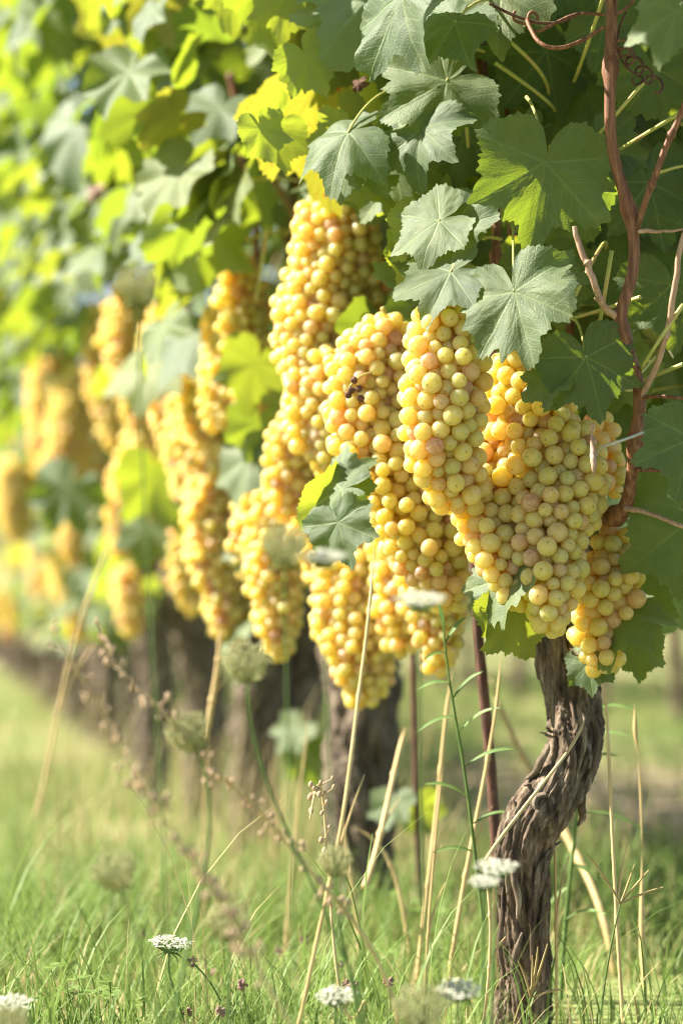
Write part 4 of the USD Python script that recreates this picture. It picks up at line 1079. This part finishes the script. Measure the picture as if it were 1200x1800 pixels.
straw([(500, 1900, 5.5, 1.8), (528, 1790, 5.5, 1.8), (560, 1640, 5, 1.8), (595, 1480, 5, 1.8), (627, 1250, 4.5, 1.82), (648, 1080, 4, 1.84), (657, 945, 3, 1.86)], "long pale straw stalk leaning across the second trunk")
straw([(1098, 1850, 5, 2.0), (1083, 1600, 5, 2.02), (1073, 1400, 4.5, 2.03), (1064, 1200, 3.5, 2.05)], "upright golden straw right of the front trunk")
straw([(730, 1760, 6, 2.3), (752, 1560, 6, 2.3), (770, 1400, 5.5, 2.3), (785, 1250, 4.5, 2.3), (795, 1180, 4, 2.3)], "golden straw left of the rusty stake")
straw([(785, 1750, 6, 2.2), (815, 1560, 6, 2.2), (845, 1400, 5, 2.2), (868, 1270, 4, 2.2), (880, 1150, 3, 2.2)], "golden straw crossing behind the rusty stake")
straw([(640, 1560, 8, 2.3), (665, 1480, 7, 2.35), (690, 1370, 6, 2.4), (712, 1280, 5, 2.45)], "brown straw leaning in front of the second trunk")
straw([(1080, 1720, 8, 2.5), (1040, 1560, 8, 2.55), (1000, 1480, 8, 2.6), (940, 1370, 8, 2.65), (890, 1270, 7, 2.7), (860, 1190, 5, 2.75)], "thick pale straw passing behind the front trunk")
straw([(850, 1795, 4.5, 1.95), (862, 1650, 4.5, 1.95), (857, 1560, 4, 1.95), (852, 1530, 3, 1.95)], "short thin straw left of the front trunk's foot")
straw([(855, 1510, 4.5, 1.9), (905, 1440, 4.5, 1.94), (960, 1370, 4, 1.96), (1005, 1310, 4, 1.99), (1028, 1262, 3, 2.02)], "dry twig slanting across the front trunk's bend", joints=())
straw([(1136, 1760, 1.6, 2.2), (1128, 1520, 1.6, 2.2), (1120, 1320, 1.6, 2.2), (1117, 1290, 5.5, 2.2), (1116, 1262, 6.5, 2.2), (1114, 1236, 2, 2.2)], "hair-thin straw with a pale swollen tip at right of the trunk", joints=())
straw([(60, 1440, 4, 1.5), (95, 1290, 4, 1.5), (130, 1130, 3.5, 1.5), (175, 1000, 3, 1.5), (210, 900, 2, 1.5)], "blurred straw stalk rising before the far trunks")
straw([(360, 1300, 7, 2.6), (375, 1220, 7, 2.6), (385, 1150, 6, 2.6), (388, 1100, 4, 2.6)], "short blurred straw before the fourth trunk")
straw([(640, 1750, 6, 2.5), (625, 1600, 6, 2.5), (605, 1470, 5, 2.5), (600, 1440, 4, 2.5)], "dark straw leaning on the second trunk's foot")
straw([(745, 1740, 5, 2.4), (700, 1560, 5, 2.4), (660, 1480, 4, 2.4), (620, 1455, 3, 2.4)], "bent dry straw between the stakes and the second trunk")
rg = np.random.default_rng(91)
for k in range(14):
    px, d = rg.uniform(-40, 1240), rg.uniform(1.9, 4.5)
    gy_ = 1080 + (.356 + (.05 if d > 2.5 else .01)) * FPX / d
    hpx = rg.uniform(.12, .30) * FPX / d
    lean = rg.normal(0, 60) * 2 / d
    straw([(px, gy_ + 10, 3.6, d), (px + lean * .4, gy_ - hpx * .5, 3.2, d), (px + lean, gy_ - hpx, 1.8, d)], "thin dry grass stalk standing in the green grass", "thin dry stalks in the grass")


def carrot(hx, hy, d, sz, flower, label, bx, group=None, tilt=(0, 1, .25), by=None):
    """wild carrot: a flat white umbel, or the green one curled up like a nest"""
    rg = np.random.default_rng(int(hx * 7 + hy))
    h = P(hx, hy, d)
    s = thing("wild_carrot", label, "wild carrot", group)
    R = sz / FPX * d
    ax = unit(cam_vec(tilt))
    a = unit(np.cross(ax, FWD)); b = np.cross(ax, a)
    gyp = by or 1080 + .356 * FPX / d
    base = P(bx, gyp, d)
    c0 = h - ax * R * (.55 if flower else .95)
    part("stem", tube([base, base * .45 + c0 * .55 + RIGHT * (bx - hx) / FPX * d * .12, c0 - ax * R * .6, c0], np.array([.0014, .0012, .0011, .0011]) * (.6 if d < 1.57 else 1), 8, 40), WEED, s)
    rays, heads, n = [], [], 26 if flower else 34
    g = math.pi * (3 - math.sqrt(5))
    for i in range(n):
        rho = math.sqrt((i + .5) / n); th = i * g
        o = math.cos(th) * a + math.sin(th) * b
        if flower:
            tip = c0 + ax * R * (.5 + .12 * (1 - rho)) + o * R * rho
            mid = c0 + ax * R * .2 + o * R * rho * .62
        else:
            ph = rho * 2.0
            tip = h + R * (math.sin(ph) * o + math.cos(ph) * ax) * .92 - ax * R * .1
            tip = h + R * .95 * (math.sin(min(ph, 1.9)) * o * (1.0 if rho < .8 else .8) + math.cos(min(ph, 1.9)) * ax * .75)
            mid = c0 + o * R * .8 * rho + ax * R * .35
        rays.append(tube([c0, mid, tip], [.0007, .0006, .0005], 4, 6, False))
        for j in range(12):
            q = tip + rg.normal(0, 1, 3) * R * (.10 if flower else .12)
            if flower:
                q = q - ax * ((q - tip) @ ax) * .7
            m = trimesh.creation.icosphere(subdivisions=0)
            vv = m.vertices * R * (.055 if flower else .05) * rg.uniform(.7, 1.3)
            if flower:
                vv = vv - np.outer(vv @ ax, ax) * .6
            heads.append((vv + q, np.array(m.faces)))
    part("rays", join(rays), SEEDHEAD if not flower else WEED, s)
    o = part("florets" if flower else "seeds", join(heads), UMBEL if flower else SEEDHEAD, s, False)
    o.GetPrim().SetCustomDataByKey("kind", "stuff")
    br = []
    for i in range(8):
        o_ = math.cos(i * .785) * a + math.sin(i * .785) * b
        br.append(tube([c0, c0 + o_ * R * .35 - ax * R * .05, c0 + o_ * R * .7 - ax * R * .3], [.0007, .0006, .0003], 4, 5, False))
    part("bracts", join(br), WEED, s)


carrot(435, 1160, 1.62, 40, False, "pale green wild carrot head curled up before the dark hollow", 640)
carrot(330, 1285, 1.6, 38, False, "pale wild carrot seed head at left of the curled one, lower", 330, tilt=(-.35, .85, .35))
carrot(200, 1528, 1.55, 38, False, "greenish wild carrot head blurred in the grass at left", 330, tilt=(-.3, .9, .2))
carrot(402, 1618, 1.62, 37, False, "round straw-coloured wild carrot head low in the grass", 400)
carrot(500, 955, 1.5, 40, False, "blurred pale wild carrot head against the tapering golden bunch", 520)
carrot(568, 975, 1.5, 40, True, "blurred white wild carrot umbel before the folded leaf", 600)
carrot(738, 1050, 1.55, 42, True, "blurred white umbel before the backlit amber bunch", 745)
carrot(240, 497, 1.45, 36, False, "blurred cream wild carrot head high before the left foliage", 300)
carrot(590, 1512, 1.7, 30, False, "small greenish wild carrot head by the long straw stalk", 640)
carrot(300, 1655, 1.95, 37, True, "flat white wild carrot umbel among the grass left of the long straw", 320, tilt=(.1, 1, .12))
carrot(805, 1738, 1.68, 40, True, "white wild carrot umbel at the foot of the straw stalks", 830)
carrot(590, 1748, 1.75, 36, True, "white umbel low in the grass left of the two stakes", 600)
carrot(20, 1762, 1.75, 34, True, "white umbel low at the left edge", 30)
carrot(872, 1522, 1.66, 36, True, "upper white umbel beside the front trunk's shaggy lower half", 860)
carrot(850, 1548, 1.64, 26, True, "lower small white umbel beside the front trunk", 850)
carrot(740, 1770, 1.55, 46, False, "greenish blurred wild carrot head at the bottom edge", 745)
carrot(15, 1795, 1.6, 34, False, "tan wild carrot head in the bottom corner", 20)


def seed_weed(rows, label, n):
    rg = np.random.default_rng(n)
    s = thing("dry_weed", label, "dry weed")
    q = spline(pts_px(rows), 80)
    part("stem", tube(q[:, :3], q[:, 3] * .55, 6), STRAW, s)
    pods = []
    for i in range(n):
        k = rg.integers(0, 62)
        m = trimesh.creation.icosphere(subdivisions=1)
        off = rg.normal(0, .0042, 3)
        pods.append((m.vertices * np.array([.0017, .0017, .0024]) * rg.uniform(.7, 1.3) + q[k, :3] + off, np.array(m.faces)))
        pods.append(tube([q[k, :3], q[k, :3] + off], [.0006, .0005], 4))
    o = part("seed_pods", join(pods), DRYSEED, s)
    o.GetPrim().SetCustomDataByKey("kind", "stuff")


seed_weed([(88, 1105, 2, 1.5), (130, 1170, 3, 1.5), (190, 1270, 3.5, 1.5), (250, 1380, 4, 1.5), (330, 1500, 5, 1.5), (430, 1660, 6, 1.5), (560, 1900, 6, 1.5)], "dry weed strung with brown seed pods leaning to the left edge", 90)
seed_weed([(178, 1105, 2, 1.6), (215, 1180, 3, 1.6), (285, 1250, 3.5, 1.6), (360, 1340, 4, 1.62), (430, 1400, 5, 1.64), (500, 1480, 6, 1.66), (580, 1570, 6, 1.68), (700, 1800, 7, 1.7)], "dry seeded weed stem slanting behind the wild carrot seed heads", 80)
seed_weed([(500, 1480, 2, 1.9), (530, 1455, 3, 1.9), (545, 1440, 3, 1.9), (560, 1380, 3, 1.92), (575, 1500, 4, 1.92), (640, 1760, 5, 1.92)][2:], "small dry seeded weed before the second trunk", 30)


def narrow_weed(rows, label, seed, leaves):
    s = thing("narrow_leaf_weed", label, "weed")
    q = spline(pts_px(rows), 60)
    part("stem", tube(q[:, :3], q[:, 3], 6), WEED, s)
    rg = np.random.default_rng(seed)
    d = rows[0][3]
    for (x0, y0_, x1, y1_) in leaves:
        a, b = P(x0, y0_, d), P(x1, y1_, d - .01 + rg.normal(0, .012))
        L = np.linalg.norm(b - a)
        t = np.linspace(0, 1, 9)
        c = a + (b - a) * t[:, None] + np.array([0, 0, 1]) * (.12 * L * np.sin(t * np.pi))[:, None]
        wd = .0022 * np.sin(np.pi * (t * .92 + .06)) ** .7
        sd = unit(np.cross(b - a, UP * .8 - FWD * .6))
        up = unit(np.cross(sd, b - a))
        v = np.vstack([c - sd * wd[:, None] + up * .0006, c, c + sd * wd[:, None] + up * .0006])
        f = []
        for i in range(8):
            for o in (0, 9):
                f += [[o + i, o + i + 1, o + 9 + i + 1], [o + i, o + 9 + i + 1, o + 9 + i]]
        part("leaf", (v, np.array(f)), WEED, s)


narrow_weed([(850, 1620, 4, 2.12), (832, 1480, 3.5, 2.12), (815, 1350, 3, 2.12), (795, 1230, 2.5, 2.12), (780, 1110, 2, 2.12)], "slim green weed with narrow leaves left of the rusty stake", 1,
            [(815, 1350, 910, 1318), (822, 1400, 740, 1380), (800, 1260, 730, 1290), (805, 1290, 880, 1245), (790, 1200, 730, 1215), (795, 1230, 850, 1180), (785, 1150, 745, 1160), (783, 1130, 820, 1085), (780, 1110, 770, 1060), (830, 1450, 905, 1430), (835, 1500, 760, 1500), (840, 1540, 900, 1520)])
narrow_weed([(985, 1800, 4, 2.25), (1000, 1560, 4, 2.25), (1018, 1400, 3, 2.25), (1030, 1280, 3, 2.25), (1035, 1200, 2, 2.25)], "slim green weed with narrow leaves behind the front trunk", 2,
            [(1020, 1430, 1140, 1468), (1030, 1300, 1105, 1295), (1032, 1250, 1125, 1252), (990, 1620, 1065, 1608), (1000, 1560, 960, 1600), (1015, 1420, 960, 1440), (1005, 1520, 1050, 1550), (1035, 1215, 1080, 1175), (1025, 1340, 1085, 1330)])


def finger_grass(hx, hy, d, base, tips, label):
    s = thing("finger_grass", label, "grass flower")
    part("stem", tube([P(*base, d), P((base[0] + hx) / 2 - 6, (base[1] + hy) / 2, d), P(hx, hy, d)], [.0011, .0009, .0007], 6, 24), WEED, s)
    for (a, b) in tips:
        part("spike", tube([P(hx, hy, d), P((hx + a) / 2 + 2, (hy + b) / 2 - 3, d - .005), P(a, b, d - .012)], [.0007, .0010, .0004], 5, 14), DRYGRASS, s)


finger_grass(932, 1755, 1.97, (930, 1840), [(962, 1660), (945, 1665), (910, 1690), (990, 1740), (935, 1680)], "finger grass flower before the front trunk's foot")
finger_grass(1090, 1590, 1.95, (1050, 1850), [(1140, 1530), (1115, 1520), (1055, 1540), (1165, 1560), (1030, 1500)], "finger grass flower spreading at the lower right")

rg = np.random.default_rng(33)
for k in range(18):
    px, py, d = rg.uniform(150, 700), rg.uniform(1640, 1795), rg.uniform(1.85, 2.5)
    s = thing("clover_head", "small brown dried clover head low in the grass", "clover", "dried clover heads in the grass")
    c = P(px, py, d)
    hd = []
    for j in range(14):
        u = unit(rg.normal(size=3))
        hd.append(tube([c, c + u * .0045], [.0011, .0013], 5))
    part("head", join(hd), CLOVER, s)
    g = np.array([c[0] + rg.normal(0, .02), c[1] + rg.normal(0, .02), 0])
    part("stem", tube([g, (g + c) / 2 + rg.normal(0, .004, 3), c], .0007, 5, 8), WEED, s)


# ------------------------------------------------------------------ grass
def tuft(seed, n, hmin, hmax, spread, wid):
    rg = np.random.default_rng(seed)
    vs, fs, k = [], [], 0
    t = np.linspace(0, 1, 6)
    for _ in range(n):
        b = np.array([*rg.normal(0, spread, 2), -.01])
        az_ = rg.uniform(0, 6.283)
        dr = np.array([math.cos(az_), math.sin(az_), 0]); sd = np.array([-dr[1], dr[0], 0])
        H = rg.uniform(hmin, hmax); bend = abs(rg.normal(.35, .3)) * H
        c = b + np.array([0, 0, 1]) * (H * (t - .18 * t ** 3))[:, None] + dr * (bend * t ** 2)[:, None]
        wd = wid * rg.uniform(.6, 1.3) * (1 - t ** 1.6) * .5 + .00015
        vs += [c - sd * wd[:, None], c + sd * wd[:, None]]
        for i in range(5):
            fs += [[k + i, k + i + 1, k + 6 + i + 1], [k + i, k + 6 + i + 1, k + 6 + i]]
        k += 12
    return np.vstack(vs), np.array(fs)


def clover_tuft(seed, n):
    rg = np.random.default_rng(seed)
    out = []
    for _ in range(n):
        b = np.array([*rg.normal(0, .03, 2), 0]); h = rg.uniform(.02, .06)
        top = b + np.array([*rg.normal(0, .01, 2), h])
        out.append(tube([b, top], .0006, 3, None, False))
        for j in range(3):
            a = j * 2.09 + rg.uniform(0, 6)
            o = np.array([math.cos(a), math.sin(a), rg.uniform(-.1, .4)]); sd = np.array([-o[1], o[0], 0])
            v = np.array([top, top + o * .004 + sd * .004, top + o * .010 + sd * .003, top + o * .010 - sd * .003, top + o * .004 - sd * .004])
            out.append((v, np.array([[0, 1, 2], [0, 2, 3], [0, 3, 4]])))
    return join(out)


kinds = [(tuft(1, 26, .02, .06, .024, .0020), GRASS), (tuft(2, 28, .03, .09, .028, .0018), GRASS), (tuft(3, 20, .05, .13, .03, .0018), GRASS), (tuft(4, 16, .03, .10, .03, .0017), DRYGRASS), (clover_tuft(5, 16), GRASS), (tuft(6, 9, .08, .20, .025, .0020), GRASS), (tuft(7, 7, .12, .34, .03, .0018), DRYGRASS)]
pi = UsdGeom.PointInstancer.Define(stage, "/World/grass")
tag(pi.GetPrim(), "green and straw-flecked wild grass covering the ground under the vines", "grass", kind="stuff")
targets = []
for k, (mesh_, m_) in enumerate(kinds):
    o = part(("short_tuft", "grass_tuft", "tall_tuft", "dry_tuft", "clover_tuft", "long_tuft", "dry_long_tuft")[k], mesh_, m_, pi)
    targets.append(o.GetPath())
pi.CreatePrototypesRel().SetTargets(targets)
rg = np.random.default_rng(77)
pos, idx, ori, scl = [], [], [], []


def scatter(n, d0, d1, marg, w):
    dd = np.sqrt(rg.uniform(d0 ** 2, d1 ** 2, n))
    half = 600 / FPX * dd + marg
    lat = rg.uniform(-1, 1, n) * half
    p = CAM + dd[:, None] * FWD0 + lat[:, None] * RIGHT
    z = ground_z(p[:, 0], p[:, 1])
    nz = meshkit.fbm(np.stack([p[:, 0] * 1.1, p[:, 1] * 1.1, p[:, 0] * 0], -1), 3, 4)
    soil = np.exp(-(((p[:, 0] - 1.25) / .62) ** 2 + ((p[:, 1] - 3.5) / 1.4) ** 2) ** 2)
    keep = (rg.random(n) > soil * .92) & (rg.random(n) > np.clip((.50 - nz) * 5, 0, .75)) & ~((dd < 2.12) & (abs(lat * FPX / dd - 320) < 95) & (rg.random(n) < .85))
    dryish = np.clip((nz - .45) * 4, 0, 1) + .5 * np.exp(-(p[:, 0] / .25) ** 2)
    for i in np.nonzero(keep)[0]:
        if rg.random() < .10 + .25 * min(1, dryish[i]):
            k = 3 if rg.random() < (.93 if dd[i] < 3.2 else .6) else 6
        else:
            k = rg.choice([0, 1, 2, 4, 5], p=w)
        pos.append((p[i, 0], p[i, 1], z[i])); idx.append(k)
        a = rg.uniform(0, math.pi)
        ori.append(Gf.Quath(math.cos(a), 0, 0, math.sin(a)))
        s = rg.uniform(.7, 1.25)
        scl.append((s, s, s * rg.uniform(.8, 1.15)))


scatter(1300, 1.25, 2.0, .35, [.38, .36, .20, .03, .03])
scatter(3400, 2.0, 3.6, .5, [.36, .38, .20, .03, .03])
scatter(3000, 3.6, 7.0, .8, [.3, .35, .27, .03, .05])
scatter(3200, 7.0, 16.0, 1.0, [.2, .35, .35, .05, .05])
pi.CreatePositionsAttr(Vt.Vec3fArray.FromNumpy(np.array(pos, np.float32)))
pi.CreateProtoIndicesAttr(Vt.IntArray.FromNumpy(np.array(idx, np.int32)))
pi.CreateOrientationsAttr(Vt.QuathArray(ori))
pi.CreateScalesAttr(Vt.Vec3fArray.FromNumpy(np.array(scl, np.float32)))
